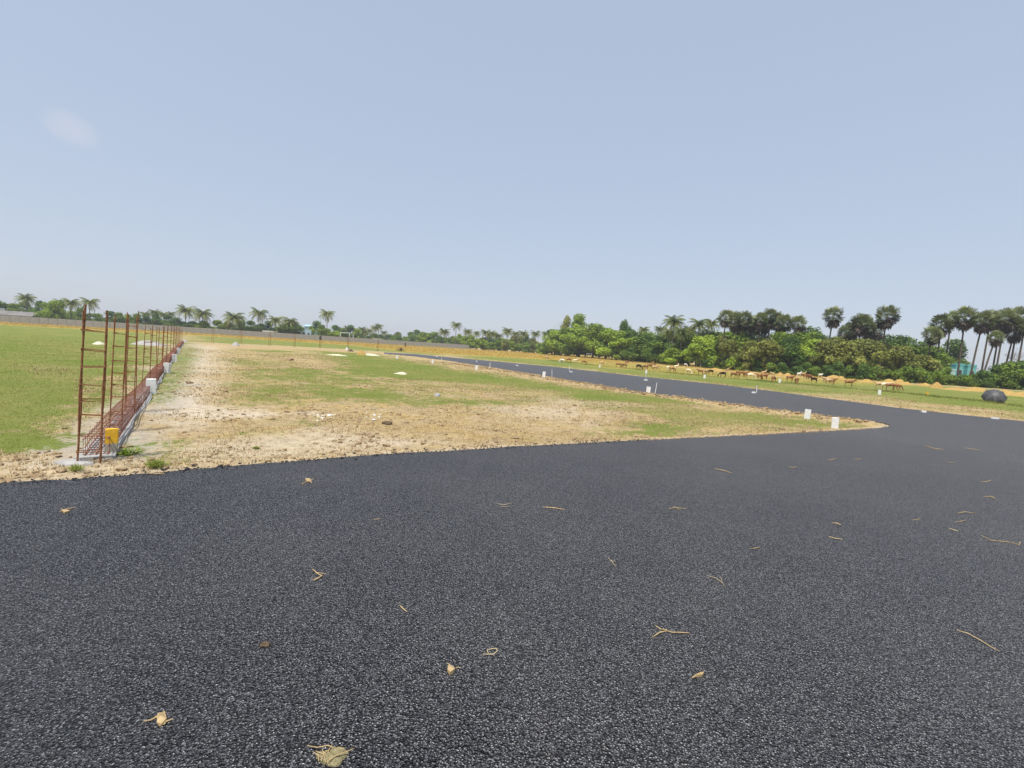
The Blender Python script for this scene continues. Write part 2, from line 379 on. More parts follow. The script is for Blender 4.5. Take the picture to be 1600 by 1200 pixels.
polyGold = [(1.0, P([(-500, 468), (0, 502), (320, 520), (560, 533), (720, 545), (870, 552), (1000, 562), (1170, 577), (1400, 592), (1650, 606), (1650, 611), (1400, 597), (1300, 592), (1150, 581), (1000, 568), (900, 564), (750, 556), (640, 550), (560, 540), (320, 525), (0, 507), (-500, 472)])),
 (.45, P([(860, 560), (1000, 568), (1150, 581), (1300, 592), (1450, 602), (1300, 600), (1100, 588), (950, 575)]))]
polyT = [(1.0, P([(314, 539), (333, 539), (337, 570), (322, 612), (330, 632), (420, 643), (500, 643), (430, 648), (320, 655), (280, 668), (262, 660), (258, 640), (278, 610), (303, 575)])),
 (.42, P([(720, 635), (870, 628), (985, 650), (930, 668), (820, 652)])), (.6, P([(0, 722), (80, 700), (150, 720), (240, 730), (120, 742), (0, 750)])),
 (.5, P([(240, 700), (500, 670), (700, 690), (500, 712), (300, 728)])), (.5, P([(110, 660), (200, 622), (215, 640), (150, 690)])),
 (.4, P([(880, 620), (1000, 632), (900, 636), (800, 628)]))]
c0 = CAGE0 - cd * .2
polyC = [(.95, [tuple(c0 + cn * .2), tuple(CAGE1 + cn * .2), tuple(CAGE1 + cn * .5), tuple(CAGE0 + cd * 12 + cn * .5), tuple(CAGE0 + cd * 7 + cn * .65), tuple(CAGE0 + cd * 3.5 + cn * .5), tuple(c0 + cn * .35)]),
 (.9, [tuple(c0 - cn * .2), tuple(CAGE1 - cn * .2), tuple(CAGE1 - cn * .5), tuple(c0 + cd * 6 - cn * .38), tuple(c0 + cd * 2 - cn * .45), tuple(c0 - cn * .35 )])]
BUND = P([(860, 564), (948, 574), (1050, 584), (1200, 598), (1300, 606), (1400, 615), (1500, 625), (1590, 636), (1750, 655)])
RUB = [(x + .25 * math.cos(1), y) for x, y in P([(690, 567), (780, 580), (860, 592.5), (930, 604.5), (1010, 617.5), (1200, 643), (1280, 652.5), (1350, 662)])]
ROW2 = P([(300, 534.5), (400, 538.5), (500, 543.5), (600, 549.5)])
def cover(x, y):
    r = np.hypot(x, y); fe = .035 * r + .06
    def acc(L, fe=fe):
        a = np.zeros(x.shape)
        for wgt, pl in L: a = np.maximum(a, wgt * np.clip(.5 - sdf(x, y, pl) / (2 * fe), 0, 1))
        return a
    warp = (fbm(x, y, .5, 4, 31) - .5); fine = fbm(x, y, 2.6, 4, 77) - .5
    ro = acc(polyG, fe * 1.9 + .08); g = ro + (warp * .95 + fine * 1.25) * np.where((ro > .03) & (ro < .9), 1, .35)
    g = g - acc(polyNG) * (.75 + 1.2 * fine + .6 * warp)
    ed = sdf(x, y, AS)
    g = g - np.clip(1 - ed / .35, 0, 1) * np.where(y < 18, .55, .3)
    g = g - np.clip(1 - linedist(x, y, RUB) / .5, 0, 1) * 1.2
    g = g - np.clip(1 - linedist(x, y, ROW2) / .9, 0, 1) * .8
    farroad = np.array(road_far)
    g = g - np.clip(1 - linedist(x, y, farroad) / .4, 0, 1) * .6 * (fine + .6)
    g = g - np.clip(fbm(x, y, .22, 3, 15) - .5, 0, 1) * 1.1 * (r < 55)
    tr = acc(polyT); tr = np.clip(tr + np.minimum(warp * 1.3 + fine * 1.3, .12) * (tr > .02), 0, 1)
    tr = np.maximum(tr, np.clip(1 - ed / .22, 0, 1) * .6 * np.where(y < 16, 1, fine > 0))
    tr = np.maximum(tr, np.clip(1 - linedist(x, y, farroad) / .35, 0, 1) * .7 * (fine > .0))
    tr = np.maximum(tr, np.clip(1 - linedist(x, y, ROW2) / .9, 0, 1))
    g = np.clip(g * (1 - .92 * tr), 0, 1.2)
    ce = acc(polyC); ce = np.clip(ce + (warp + fine) * 1.1 * (ce > .02), 0, 1)
    go = acc(polyGold); go = np.clip(go + (warp * .8 + fine * .5) * ((go > .02) & (go < .97)), 0, 1)
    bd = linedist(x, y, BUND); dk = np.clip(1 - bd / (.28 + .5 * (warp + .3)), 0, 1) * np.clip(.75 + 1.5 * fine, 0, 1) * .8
    return g, tr, ce, go, dk, ed, r
def height(x, y, ed=None):
    if ed is None: ed = sdf(x, y, AS)
    r = np.hypot(x, y)
    z = -.018 + (fbm(x, y, .8, 3, 3) - .5) * .05 + (fbm(x, y, 7, 3, 9) - .5) * .035
    z = z + .03 * np.exp(-((ed - .16) / .12) ** 2) * (fbm(x, y, 3, 2, 4))
    z = z + .10 * np.exp(-(linedist(x, y, RUB) / .35) ** 2) * (.4 + fbm(x, y, 4, 3, 12))
    z = z + .13 * np.exp(-(linedist(x, y, BUND) / .45) ** 2)
    return np.where(ed < .02, -.10, z)
ang = np.concatenate([np.radians(np.arange(-60, 60.01, .22)), np.radians(np.arange(63, 300, 3.0))])
rad = np.concatenate([[.3, 1.0, 1.5], 2.0 * 1.0115 ** np.arange(0, 460), 2.0 * 1.0115 ** 460 * 1.06 ** np.arange(1, 37)])
AA, RR = np.meshgrid(ang, rad); gx = (RR * np.sin(AA)).ravel(); gy = (RR * np.cos(AA)).ravel()
g, tr, ce, go, dk, ed, _ = cover(gx, gy); gz = height(gx, gy, ed)
na, nr = len(ang), len(rad); ii, jj = np.meshgrid(np.arange(nr - 1), np.arange(na), indexing='ij'); j2 = (jj + 1) % na
Fq = np.stack([ii * na + jj, ii * na + j2, (ii + 1) * na + j2, (ii + 1) * na + jj], -1).reshape(-1, 4)[:, ::-1]
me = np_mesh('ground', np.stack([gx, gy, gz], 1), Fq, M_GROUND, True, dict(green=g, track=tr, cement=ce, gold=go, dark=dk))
tag(link('ground', me), 'flat open plot of dry soil, straw and green turf', None, None, 'structure')
print('ground', len(gx))
def zat(x, y): return float(height(np.array([x]), np.array([y]))[0])

# ------------------------------------------------------------------ ground cover that nobody could count
def sample(n, r0, r1, pw=1.0, a0=-52, a1=52):
    a = np.radians(rng.uniform(a0, a1, n)); r = r0 * (r1 / r0) ** (rng.random(n) ** pw)
    return r * np.sin(a), r * np.cos(a), r
def blades(name, x, y, hgt, wid, lean, matr, tone, per=3):
    z = height(x, y); n = len(x); V = []; T = []
    for k in range(per):
        th = rng.uniform(0, 2 * np.pi, n); ln = rng.uniform(.1, lean, n); h = hgt * rng.uniform(.5, 1.15, n); wd = wid * rng.uniform(.7, 1.3, n)
        ox, oy = rng.normal(0, 1, n) * hgt * .35, rng.normal(0, 1, n) * hgt * .35; ph = rng.uniform(0, 2 * np.pi, n)
        bx, by = x + ox, y + oy
        a = np.stack([bx - np.cos(th) * wd, by - np.sin(th) * wd, z - .01], 1); c = np.stack([bx + np.cos(th) * wd, by + np.sin(th) * wd, z - .01], 1)
        tp = np.stack([bx + np.cos(ph) * h * ln, by + np.sin(ph) * h * ln, z + h * np.sqrt(np.maximum(0.02, 1 - ln ** 2))], 1)
        V.append(np.stack([a, c, tp], 1).reshape(-1, 3)); T.append(np.repeat(np.clip(tone + rng.normal(0, .18, n), 0, 1), 3))
    V = np.concatenate(V); T = np.concatenate(T)
    return link(name, np_mesh(name, V, np.arange(len(V)).reshape(-1, 3), matr, False, dict(tone=T)))
x, y, r = sample(420000, 4.5, 70, .95, -57, 54); G, TR, CE, GO, DK, ED, _ = cover(x, y)
k = (rng.random(len(x)) < np.clip((70 - r) / 45, 0, 1)) & (G > rng.uniform(.3, .9, len(x))) & (ED > .05) & (CE < .5) & (TR < .6); x, y, r = x[k], y[k], r[k]
o = blades('grass', x, y, .016 + .0005 * r, .0018 + .0003 * r, .9, M_BLADE, .30 + .5 * fbm(x, y, .9, 3, 41), 2)
tag(o, 'short green turf growing in patches over the plot', 'grass', None, 'stuff'); print('grass', len(x))
x, y, r = sample(260000, 4.5, 45, .9, -54, 50); G, TR, CE, GO, DK, ED, _ = cover(x, y)
dn = fbm(x, y, .7, 4, 90)
k = (G < .75) & (ED > .02) & (CE < .4) & (rng.random(len(x)) < np.clip((dn - .36) * 4, .06, 1)) & (TR < .85)
x, y, r, dn = x[k], y[k], r[k], dn[k]
o = blades('dry_straw_litter', x, y, .028 + .0012 * r, .0030 + .0005 * r, 1.0, M_STRAWB, -.15 + 1.3 * fbm(x, y, 2.2, 3, 43), 1)
tag(o, 'broken dry straw scattered over the bare soil', 'straw', None, 'stuff'); print('straw', len(x))
# clods and pebbles
def icos():
    bm = bmesh.new(); bmesh.ops.create_icosphere(bm, subdivisions=1, radius=1); bm.verts.ensure_lookup_table()
    V = np.array([v.co[:] for v in bm.verts]); F = np.array([[v.index for v in f.verts] for f in bm.faces]); bm.free(); return V, F
IV, IF = icos()
def lumps(name, x, y, s, matr, flat=.65, sink=.25):
    n = len(x); z = height(x, y); V = np.repeat(IV[None], n, 0)
    V = V * (1 + rng.normal(0, .22, V.shape[:2])[..., None]); sc = np.stack([s * rng.uniform(.7, 1.4, n), s * rng.uniform(.7, 1.4, n), s * flat * rng.uniform(.7, 1.2, n)], 1)
    th = rng.uniform(0, 6.28, n); V = V * sc[:, None]; c_, s_ = np.cos(th)[:, None], np.sin(th)[:, None]
    X = V[..., 0] * c_ - V[..., 1] * s_ + x[:, None]; Y = V[..., 0] * s_ + V[..., 1] * c_ + y[:, None]; Z = V[..., 2] + z[:, None] + s[:, None] * sink
    F = (IF[None] + (np.arange(n) * len(IV))[:, None, None]).reshape(-1, 3)
    return link(name, np_mesh(name, np.stack([X, Y, Z], -1).reshape(-1, 3), F, matr))
# along the near verge, the rubble ridge and the open soil
px_, py_ = [], []
RV = [Vector(q) for q in RUB]
for a, c in zip(RV[:-1], RV[1:]):
    L = (c - a).length
    for _ in range(int(L * 85)):
        q = a.lerp(c, random.random()) + (c - a).normalized().orthogonal() * random.gauss(0, .22); px_.append(q.x); py_.append(q.y)
x = np.array(px_); y = np.array(py_); k = sdf(x, y, AS) > .03; x, y = x[k], y[k]
s = rng.gamma(1.7, .012, len(x)) + .010
tag(lumps('soil_clods', x, y, np.minimum(s, .11), M_DIRT), 'brown soil clods heaped along the side of the far road', 'soil clods', None, 'stuff')
x, y, r = sample(26000, 4.6, 28, .9, -52, 45); G, TR, CE, GO, DK, ED, _ = cover(x, y)
k = (ED > .03) & (G < .6) & (rng.random(len(x)) < np.where(ED < .5, .8, np.clip((fbm(x, y, .9, 3, 23) - .45) * 5, .05, 1)))
x, y = x[k], y[k]; s = np.minimum(rng.gamma(1.3, .008, len(x)) + .004, .06)
tag(lumps('pebbles', x, y, s, M_DIRT), 'small clods and pebbles strewn over the soil', 'pebbles', None, 'stuff')
px_, py_ = [], []
NE = [Vector(q) for q in near_edge]
for a, c in zip(NE[:-1], NE[1:]):
    for _ in range(int((c - a).length * 150)):
        q = a.lerp(c, random.random()) + (c - a).normalized().orthogonal() * random.gauss(0, .07); px_.append(q.x); py_.append(q.y)
x = np.array(px_); y = np.array(py_); ed_ = sdf(x, y, AS); zz = height
s = np.minimum(rng.gamma(1.6, .0022, len(x)) + .002, .016); half = len(x) // 2
_h0 = height
def height(x, y, ed=None): return np.where(sdf(x, y, AS) < 0, .0, _h0(x, y))
tag(lumps('loose_aggregate', x[:half], y[:half], s[:half] * 1.2, M_ASPH, .8, .3), 'loose black stones crumbled along the asphalt edge', 'loose stones', None, 'stuff')
tag(lumps('spilled_soil', x[half:], y[half:], s[half:] * 1.3, M_DIRT, .6, .2), 'crumbs of soil spilled along the asphalt edge', 'soil crumbs', None, 'stuff')
height = _h0
# dry grass band at the foot of the trees and of the wall
x, y, r = sample(160000, 50, 230, 1.0, -50, 52); GO = cover(x, y)[3]
k = GO > rng.uniform(.35, .8, len(x)); x, y, r = x[k], y[k], r[k]
o = blades('dry_grass', x, y, .10 + .0012 * r, .012 + .0004 * r, .8, M_GOLDB, .2 + .6 * fbm(x, y, .3, 3, 61), 1)
tag(o, 'band of golden dry grass between the green field and the trees', 'dry grass', None, 'stuff')
# rough tufts on the field bund, toned dark to paint its shadowed edge
px_, py_ = [], []
BV = [Vector(q) for q in BUND]
for a, c in zip(BV[:-1], BV[1:]):
    for _ in range(int((c - a).length * 120)):
        q = a.lerp(c, random.random()) + (c - a).normalized().orthogonal() * random.gauss(0, .3); px_.append(q.x); py_.append(q.y)
x = np.array(px_); y = np.array(py_); k = rng.random(len(x)) < np.clip((fbm(x, y, .35, 3, 19) - .35) * 3, .05, 1); x, y = x[k], y[k]
o = blades('bund_grass', x, y, .13, .012, .8, M_LEAF[2], .1 + .5 * fbm(x, y, .8, 2, 5), 2)
tag(o, 'coarse grass on the low earth bund across the field, toned dark for its shaded edge', 'grass', None, 'stuff')

# ------------------------------------------------------------------ compound wall
W0, W1 = Vector((-146.6, 135.1)), Vector((-22.0, 231.0)); wd = (W1 - W0).normalized(); W0 = W0 - wd * 22
wl = (W1 - W0).length; wa = math.atan2(wd.y, wd.x)
wall = empty('compound_wall', (W0.x, W0.y, 0), wa); tag(wall, 'long grey precast concrete compound wall across the far left field', 'wall')
npan = 90; step = wl / npan
mbp = MB()
for i in range(4): mbp.box((step / 2, 0, .25 + i * .49), (step - .16, .05, .482))
pm = mbp.mesh('wall_panel', M_WALL); qm = MB().box((0, 0, 1.0), (.16, .15, 2.06)).mesh('post', M_POST)
for i in range(npan):
    o = link('wall_panel', pm, wall, (i * step, 0, random.uniform(-.03, .03))); o['group'] = 'wall panels'
    o = link('post', qm, wall, (i * step, 0, random.uniform(-.03, .03))); o['group'] = 'wall posts'

# ------------------------------------------------------------------ rebar columns and tie beam cage
def bar_mesh(h, wob, r=.0105, matr=M_RUST):
    return MB().tube([(math.sin(k * 1.7 + wob) * .006, math.cos(k * 1.3 + wob) * .006, h * k / 6) for k in range(7)], r, 6).mesh('bar', matr)
BARS = [bar_mesh(h, i * 2.1) for i, h in enumerate((1.86, 1.80, 1.90, 1.83))]
def stirrup_mesh(a, bb, r, matr, name='stirrup', seed=0):
    rd = random.Random(seed); q = .012
    pts = [(-a, -bb, rd.uniform(-q, q)), (a, -bb, rd.uniform(-q, q)), (a, bb, rd.uniform(-q, q)), (-a, bb, rd.uniform(-q, q)), (-a, -bb, .006), (-a + .07, -bb + .02, .01)]
    return MB().tube(pts, r, 5).mesh(name, matr)
STIR = [stirrup_mesh(.108, .064, .0055, M_RUST, 'stirrup', i) for i in range(4)]
def rebar_column(loc, rz, lean, label, group, hs_=1.0, ns=8):
    c = empty('rebar_column', loc, rz, (1, 1, hs_)); c.rotation_euler = (lean[1], lean[0], rz); tag(c, label, 'rebar column', group)
    for i, (sx_, sy_) in enumerate(((-1, -1), (1, -1), (1, 1), (-1, 1))):
        link('bar', BARS[(i + int(loc[0] * 7)) % 4], c, (sx_ * .098, sy_ * .055, -.03))
    for k in range(ns):
        o = link('stirrup', STIR[k % 4], c, (random.uniform(-.008, .008), random.uniform(-.008, .008), .14 + k * .205 + random.uniform(-.03, .03)))
        o.rotation_euler = (random.uniform(-.06, .06), random.uniform(-.06, .06), random.uniform(-.06, .06))
    return c
cang = math.atan2(cd.y, cd.x)
LC = (CAGE1 - CAGE0).length
first = Vector(at(139, 720))
def proj(x, y, z):
    c_ = M3.T @ np.array([x, y, z - CAMH]); return 800 + FPX * c_[0] / -c_[2], 600 - FPX * c_[1] / -c_[2]
tops = [(150, 484), (189, 497), (207.5, 489.5), (233, 508), (240.5, 513), (253, 511.5), (259, 510), (265, 506), (270.5, 510), (274, 510), (277, 511), (279.5, 511.5), (282, 512), (284, 512)]
bx_ = [138, 180, 203, 227, 239, 249, 256, 263, 268.5, 272.5, 276, 279, 281.5, 283.5]
for i, ((tx, ty), bx) in enumerate(zip(tops, bx_)):
    if i == 0: q = first
    else:
        tt = np.linspace(0, LC, 3000); q = CAGE0 + cd * float(tt[int(np.argmin([abs(proj(CAGE0.x + cd.x * t_, CAGE0.y + cd.y * t_, 0)[0] - bx) for t_ in tt]))])
    Xt, Zt = at_depth(tx, ty, q.y); lab = ('rusty rebar column standing nearest the asphalt, at the corner of the trench' if i == 0 else
           '%s rusty rebar column from the asphalt in the row along the trench' % ordn(i))
    fa = math.atan2(-q.x, q.y); lean = (Xt - q.x) / Zt
    c = rebar_column((q.x, q.y, -.02), fa + random.uniform(-.12, .12), (0, 0), lab, 'rebar columns along the trench', Zt / 1.80)
    if i: c.scale.x = .70
    c.rotation_mode = 'QUATERNION'; c.rotation_quaternion = Vector((0, 0, 1)).rotation_difference(Vector((lean, 0, 1)).normalized()) @ Matrix.Rotation(fa + random.uniform(-.15, .15), 3, 'Z').to_quaternion()
for i, px in enumerate((332, 376, 421, 460, 500, 543, 590)):
    py = 534.5 + (px - 300) * .05; X, Y = at(px, py)
    rebar_column((X, Y, -.02), .6, (.02, .01), 'rusty rebar column in the far cross row, %s from the left' % ordn(i), 'rebar columns of the far cross row', 1.02, 8)
    if px == 500:
        mb = MB().tube([(0, 0, 1.78), (.03, .02, 1.6), (-.02, 0, 1.35), (.02, 0, 1.12)], [.07, .15, .17, .09], 8)
        o = mb.build('hanging_cloth', M_BLACK, None, True); o.location = (X, Y, 0)
        tag(o, 'dark cloth hung over the top of a rebar column in the far row', 'cloth')
cage = empty('beam_cage', (CAGE0.x, CAGE0.y, 0), cang); tag(cage, 'long rusty tie beam cage of steel bars lying along the trench', 'rebar cage')
NSEG = int(LC / .5)
CW, CH = .11, .20
for yy, zz in ((-CW, .03), (0, .03), (CW, .03), (-CW, CH), (0, CH), (CW, CH), (-CW, .115), (CW, .115)):
    pts = [(k * .5, yy + random.gauss(0, .010), zz + random.gauss(0, .008) + .03 * math.sin(k * .35)) for k in range(NSEG + 1)]
    MB().tube(pts, .0075, 5).build('bar', M_RUST2, cage)
ctm = []
for i in range(4):
    rd = random.Random(i + 9); q = .01
    ctm.append(MB().tube([(rd.uniform(-q, q), -CW - .01, .015), (rd.uniform(-q, q), CW + .01, .015), (rd.uniform(-q, q), CW + .01, CH + .015), (rd.uniform(-q, q), -CW - .01, CH + .015), (0, -CW - .01, .015)], .0055, 4).mesh('stirrup', M_RUST2))
xs = 0.05; rest = MB(); cnt = 0
while xs < LC:
    z0 = .03 * math.sin(xs * 2 * .35)
    if cnt < 100:
        o = link('stirrup', ctm[cnt % 4], cage, (xs, 0, z0)); o.rotation_euler = (0, random.uniform(-.12, .12), random.uniform(-.1, .1)); xs += .13
    else:
        rest.tube([(xs, -CW - .01, z0 + .015), (xs + .02, CW + .01, z0 + .015), (xs + .02, CW + .01, z0 + CH + .015), (xs, -CW - .01, z0 + CH + .015), (xs, -CW - .01, z0 + .015)], .0065, 4, False); xs += .15
    cnt += 1
o = rest.build('far_stirrups', M_RUST2, cage); o['kind'] = 'stuff'
# pale blinding concrete under the cage
def strip(name, a, bvec, wl_, wr_, z, matr, seed):
    V = []; F = []; n = 160
    for i in range(n + 1):
        q = a.lerp(bvec, i / n)
        jl = (vn(np.array([i * .35]), np.array([0.]), seed)[0] - .5) * .12; jr = (vn(np.array([i * .35]), np.array([5.]), seed)[0] - .5) * .3
        l = q - cn * (wl_ + jl); r_ = q + cn * (wr_ + jr * .4); zl = z + (vn(np.array([i * .7]), np.array([9.]), seed)[0] - .5) * .015
        V += [(l.x, l.y, -.06), (l.x, l.y, zl), (r_.x, r_.y, zl), (r_.x, r_.y, -.06)]
        if i:
            c_ = 4 * i
            for k in range(3): F.append((c_ - 4 + k, c_ + k, c_ + k + 1, c_ - 4 + k + 1))
    F += [(0, 1, 2, 3), (4 * n + 3, 4 * n + 2, 4 * n + 1, 4 * n)]
    me = bpy.data.meshes.new(name); me.from_pydata(V, [], F); me.materials.append(matr); return link(name, me)
o = strip('concrete_bed', CAGE0 - cd * .1, CAGE1, .15, .17, .010, M_CONC, 3)
tag(o, 'pale uneven concrete bed under the rusty tie beam cage', 'concrete bed')

# ------------------------------------------------------------------ boundary stones
def stone_mesh(w_, d_, h_, matr, name, seed):
    bm = bmesh.new(); bmesh.ops.create_cube(bm, size=1)
    bmesh.ops.scale(bm, vec=(w_, d_, h_ + .1), verts=bm.verts); bmesh.ops.translate(bm, vec=(0, 0, (h_ - .1) / 2), verts=bm.verts)
    bmesh.ops.bevel(bm, geom=bm.edges[:], offset=.007, segments=2, affect='EDGES')
    bmesh.ops.subdivide_edges(bm, edges=bm.edges[:], cuts=1)
    rd = random.Random(seed)
    for v in bm.verts: v.co += Vector((rd.uniform(-.004, .004), rd.uniform(-.004, .004), rd.uniform(-.004, .004)))
    me = bpy.data.meshes.new(name); bm.to_mesh(me); bm.free(); me.materials.append(matr); return me
SM = [stone_mesh(.17, .15, .31, M_WHITE, 'marker_stone', i) for i in range(3)]
x0, y0 = at(174, 707); o = link('marker_stone', stone_mesh(.125, .10, .30, M_YEL, 'marker_stone', 5), None, (x0, y0, .0)); o.rotation_euler = (.0, .02, .66)
tag(o, 'yellow painted boundary stone with bare cement foot beside the rusty cage', 'boundary stone')
def marker(px, py, lab, grp, s=1.0, tilt=0):
    X, Y = at(px, py); o = link('marker_stone', SM[int(px) % 3], None, (X, Y, zat(X, Y))); o.scale = (s, s, s)
    o.rotation_euler = (tilt, random.uniform(-.04, .04), math.atan2(-X, Y) * .9 + random.uniform(-.12, .12)); tag(o, lab, 'boundary stone', grp); return o
marker(236, 614.5, 'bluish white boundary stone beside the cage, nearest of the white ones on that row', 'white boundary stones along the cage', 1.15)
for (px, py), wd_ in zip(((261, 582), (272.5, 564.5), (278.5, 552)), ('second', 'third', 'fourth')):
    marker(px, py, 'pale boundary stone beside the cage, %s of the white ones from the camera' % wd_, 'white boundary stones along the cage', 1.15)
for i, (px, py) in enumerate(((1304.5, 668), (1261, 653.5), (1012.5, 614.5), (849.5, 591), (744.6, 577.5), (676, 567.5), (620.6, 560.5))):
    marker(px, py, ('tall white boundary stone on the grass near the tip of the plot' if i == 0 else 'white boundary stone on the plot side of the far road, %s from the tip' % ordn(i)), 'white boundary stones on the near side of the far road', .95 if i < 2 else 1.0)
for i, (px, py) in enumerate(((1374, 616.5), (1218, 599.5), (1100.6, 591), (1009.6, 583), (937, 574))):
    marker(px, py, 'white boundary stone standing in the field beyond the far road, %s from the right' % ordn(i), 'white boundary stones in the field', 1.05)
X, Y = at(1448, 619.5); o = link('marker_stone', stone_mesh(.12, .10, .34, M_YEL, 'marker_stone', 8), None, (X, Y, -.01)); tag(o, 'yellow boundary stone standing in the green field right of the goats', 'boundary stone')
for i, (px, py) in enumerate(((1442.5, 644), (1555, 654.5), (1177, 614), (1009, 594.5), (892.4, 581.5), (808, 571.5), (744.6, 565), (682.6, 557.5))):
    X, Y = at(px, py); o = link('kerb_stone', stone_mesh(.30, .22, .12, M_WHITE, 'kerb_stone', 20 + i), None, (X, Y, -.02)); o.rotation_euler = (.05, .1, random.uniform(0, 3))
    o.scale = (.7,) * 3 if i < 2 else (.75,) * 3
    lab = ['low white stone at the far edge of the road, right of the tip', 'low white stone at the far road edge, nearest the right frame side'][i] if i < 2 else 'low white stone on the far edge of the road, %s from the right' % ordn(i)
    tag(o, lab, 'stone', 'low white stones at the far road edge')
# thin stakes
for i, (xb, yb, xt, yt) in enumerate(((1023, 617, 1026.5, 598), (1009, 594, 1009.5, 577), (862.4, 589.5, 862.4, 577.5), (889.3, 580, 889.8, 571), (1182, 614, 1182.3, 602.5), (765.4, 576.5, 765.6, 566.5), (690, 566, 690.2, 558.5), (1095, 574, 1095, 564.5))):
    X, Y = at(xb, yb); Xt, Zt = at_depth(xt, yt, Y)
    o = MB().tube([(0, 0, -.05), ((Xt - X) * .5 + .004, 0, Zt * .5), (Xt - X, 0, Zt)], .014 if i < 3 else .02, 6).build('stake', M_WHITE, None); o.location = (X, Y, 0)
    lab = ['thin pale stake leaning right beside the white stone on the near road side', 'thin white stake at the far road edge carrying a pale top', 'thin stake on the near road edge left of the centre trees', 'thin stake on the far road edge right of a low white stone',
           'thin pale stake at the far road edge below the middle of the herd', 'small thin stake on the near road edge, second from the left', 'smallest thin stake at the far left end of the road', 'thin white post at the foot of the dark trees'][i]
    tag(o, lab, 'stake', 'thin stakes along the road')

# ------------------------------------------------------------------ lumps, bags, heaps on the plot
def heap(name, px, py, w_, d_, h_, matr, label, cat, seed, group=None, rough=.25, nn=14):
    X, Y = at(px, py); V = []; F = []; rg = 10; sg = nn * 2
    V.append((0, 0, h_)); rd = np.random.default_rng(seed); ox = rd.uniform(0, 50)
    for i in range(1, rg + 1):
        t_ = i / rg
        for k in range(sg):
            a = 2 * math.pi * k / sg; rr_ = 1 + rough * (fbm(np.array([math.cos(a) * 1.2 + ox]), np.array([math.sin(a) * 1.2]), 1.0, 2, seed)[0] - .5) * 2
            x_, y_ = math.cos(a) * t_ * rr_, math.sin(a) * t_ * rr_
            z_ = h_ * max(0, 1 - t_ ** 1.8) ** 1.15 * (1 + rough * 2 * (fbm(np.array([x_ * 2 + ox]), np.array([y_ * 2]), 1.5, 3, seed)[0] - .5)) - (.05 if i == rg else 0)
            V.append((x_ * w_ / 2, y_ * d_ / 2, z_))
    for k in range(sg): F.append((0, 1 + k, 1 + (k + 1) % sg))
    for i in range(rg - 1):
        for k in range(sg):
            a = 1 + i * sg + k; b_ = 1 + i * sg + (k + 1) % sg; F.append((a, a + sg, b_ + sg, b_))
    me = bpy.data.meshes.new(name); me.from_pydata(V, [], F); me.materials.append(matr)
    me.polygons.foreach_set('use_smooth', [True] * len(F))
    o = link(name, me, None, (X, Y, min(0, zat(X, Y)))); tag(o, label, cat, group); return o
heap('gravel_heap', 232, 539, 3.0, 2.0, .38, M_CONC, 'pale grey gravel heap in the left field behind the rebar columns', 'gravel heap', 1)
heap('sand_lump', 155, 538, .9, .8, .22, M_BAG, 'small yellowish lump on the green left field', 'lump', 2)
heap('sand_lump', 368, 540, 1.0, .8, .40, M_CONC, 'pale lump of cement on the far edge of the plot', 'lump', 3)
heap('sand_lump', 287, 534, .9, .8, .28, M_CONC, 'pale lump at the far end of the tie beam cage', 'lump', 4)
heap('bundle', 564, 554.5, .9, .8, .48, M_HAY, 'yellow bundle lying at the far end of the plot', 'bundle', 5, None, .5)
heap('plastic_sheet', 579, 555, 1.7, 1.0, .18, M_BAG, 'whitish sheet spread beside the yellow bundle', 'sheet', 6, None, .5)
heap('plastic_sheet', 527, 555, 1.7, .9, .12, M_BAG, 'flat white sheet lying alone on the far green turf', 'sheet', 7, None, .4)
heap('plastic_bag', 627, 583.5, .62, .5, .10, M_BAG, 'crumpled pale yellow bag on the green turf of the plot', 'bag', 8, None, .6)
heap('dark_lump', 548, 549, .8, .6, .3, M_DUNG, 'dark lump on the pale far edge of the plot', 'lump', 9)
heap('white_lump', 542, 546.5, .5, .5, .35, M_WHITE, 'small white lump at the pale far edge of the plot', 'lump', 10)
heap('cement_patch', 113, 722, .45, .22, .045, M_CONC, 'white spill of cement beside the first rebar column', 'cement', 11, None, .4)
def rock(px, py, s, matr, label, group, seed, name='rubble_stone', fl=.55):
    bm = bmesh.new(); bmesh.ops.create_icosphere(bm, subdivisions=2, radius=s); rd = random.Random(seed); off = rd.uniform(0, 99)
    from mathutils import noise as mn
    for v in bm.verts:
        v.co *= 1 + .55 * (mn.noise(v.co / s * .9 + Vector((off, 0, 0)))); v.co.z *= fl
    me = bpy.data.meshes.new(name); bm.to_mesh(me); bm.free(); me.materials.append(matr)
    X, Y = at(px, py); o = link(name, me, None, (X, Y, max(zat(X, Y), -.03) + s * fl * .3)); o.rotation_euler.z = rd.uniform(0, 6); tag(o, label, 'stone' if 'soil' not in label else 'soil clod', group); return o
rock(683.5, 618.5, .10, M_CONC, 'round whitish stone on the turf in the middle of the plot', None, 12, 'stone', .8)
rd = random.Random(4)
for k in range(18):
    rock(503 + rd.gauss(0, 11), 651 + rd.gauss(0, 3.5), rd.uniform(.02, .055), M_SAND if k % 3 else M_WHITE, 'pale broken stone in the rubble scatter left of the plot centre', 'pale rubble left of the plot centre', k)
for k in range(16):
    rock(589 + rd.gauss(0, 8), 646 + rd.gauss(0, 4), rd.uniform(.02, .05), M_SAND if k % 3 else M_WHITE, 'pale broken stone in the small rubble scatter at the plot centre', 'pale rubble at the plot centre', 30 + k)
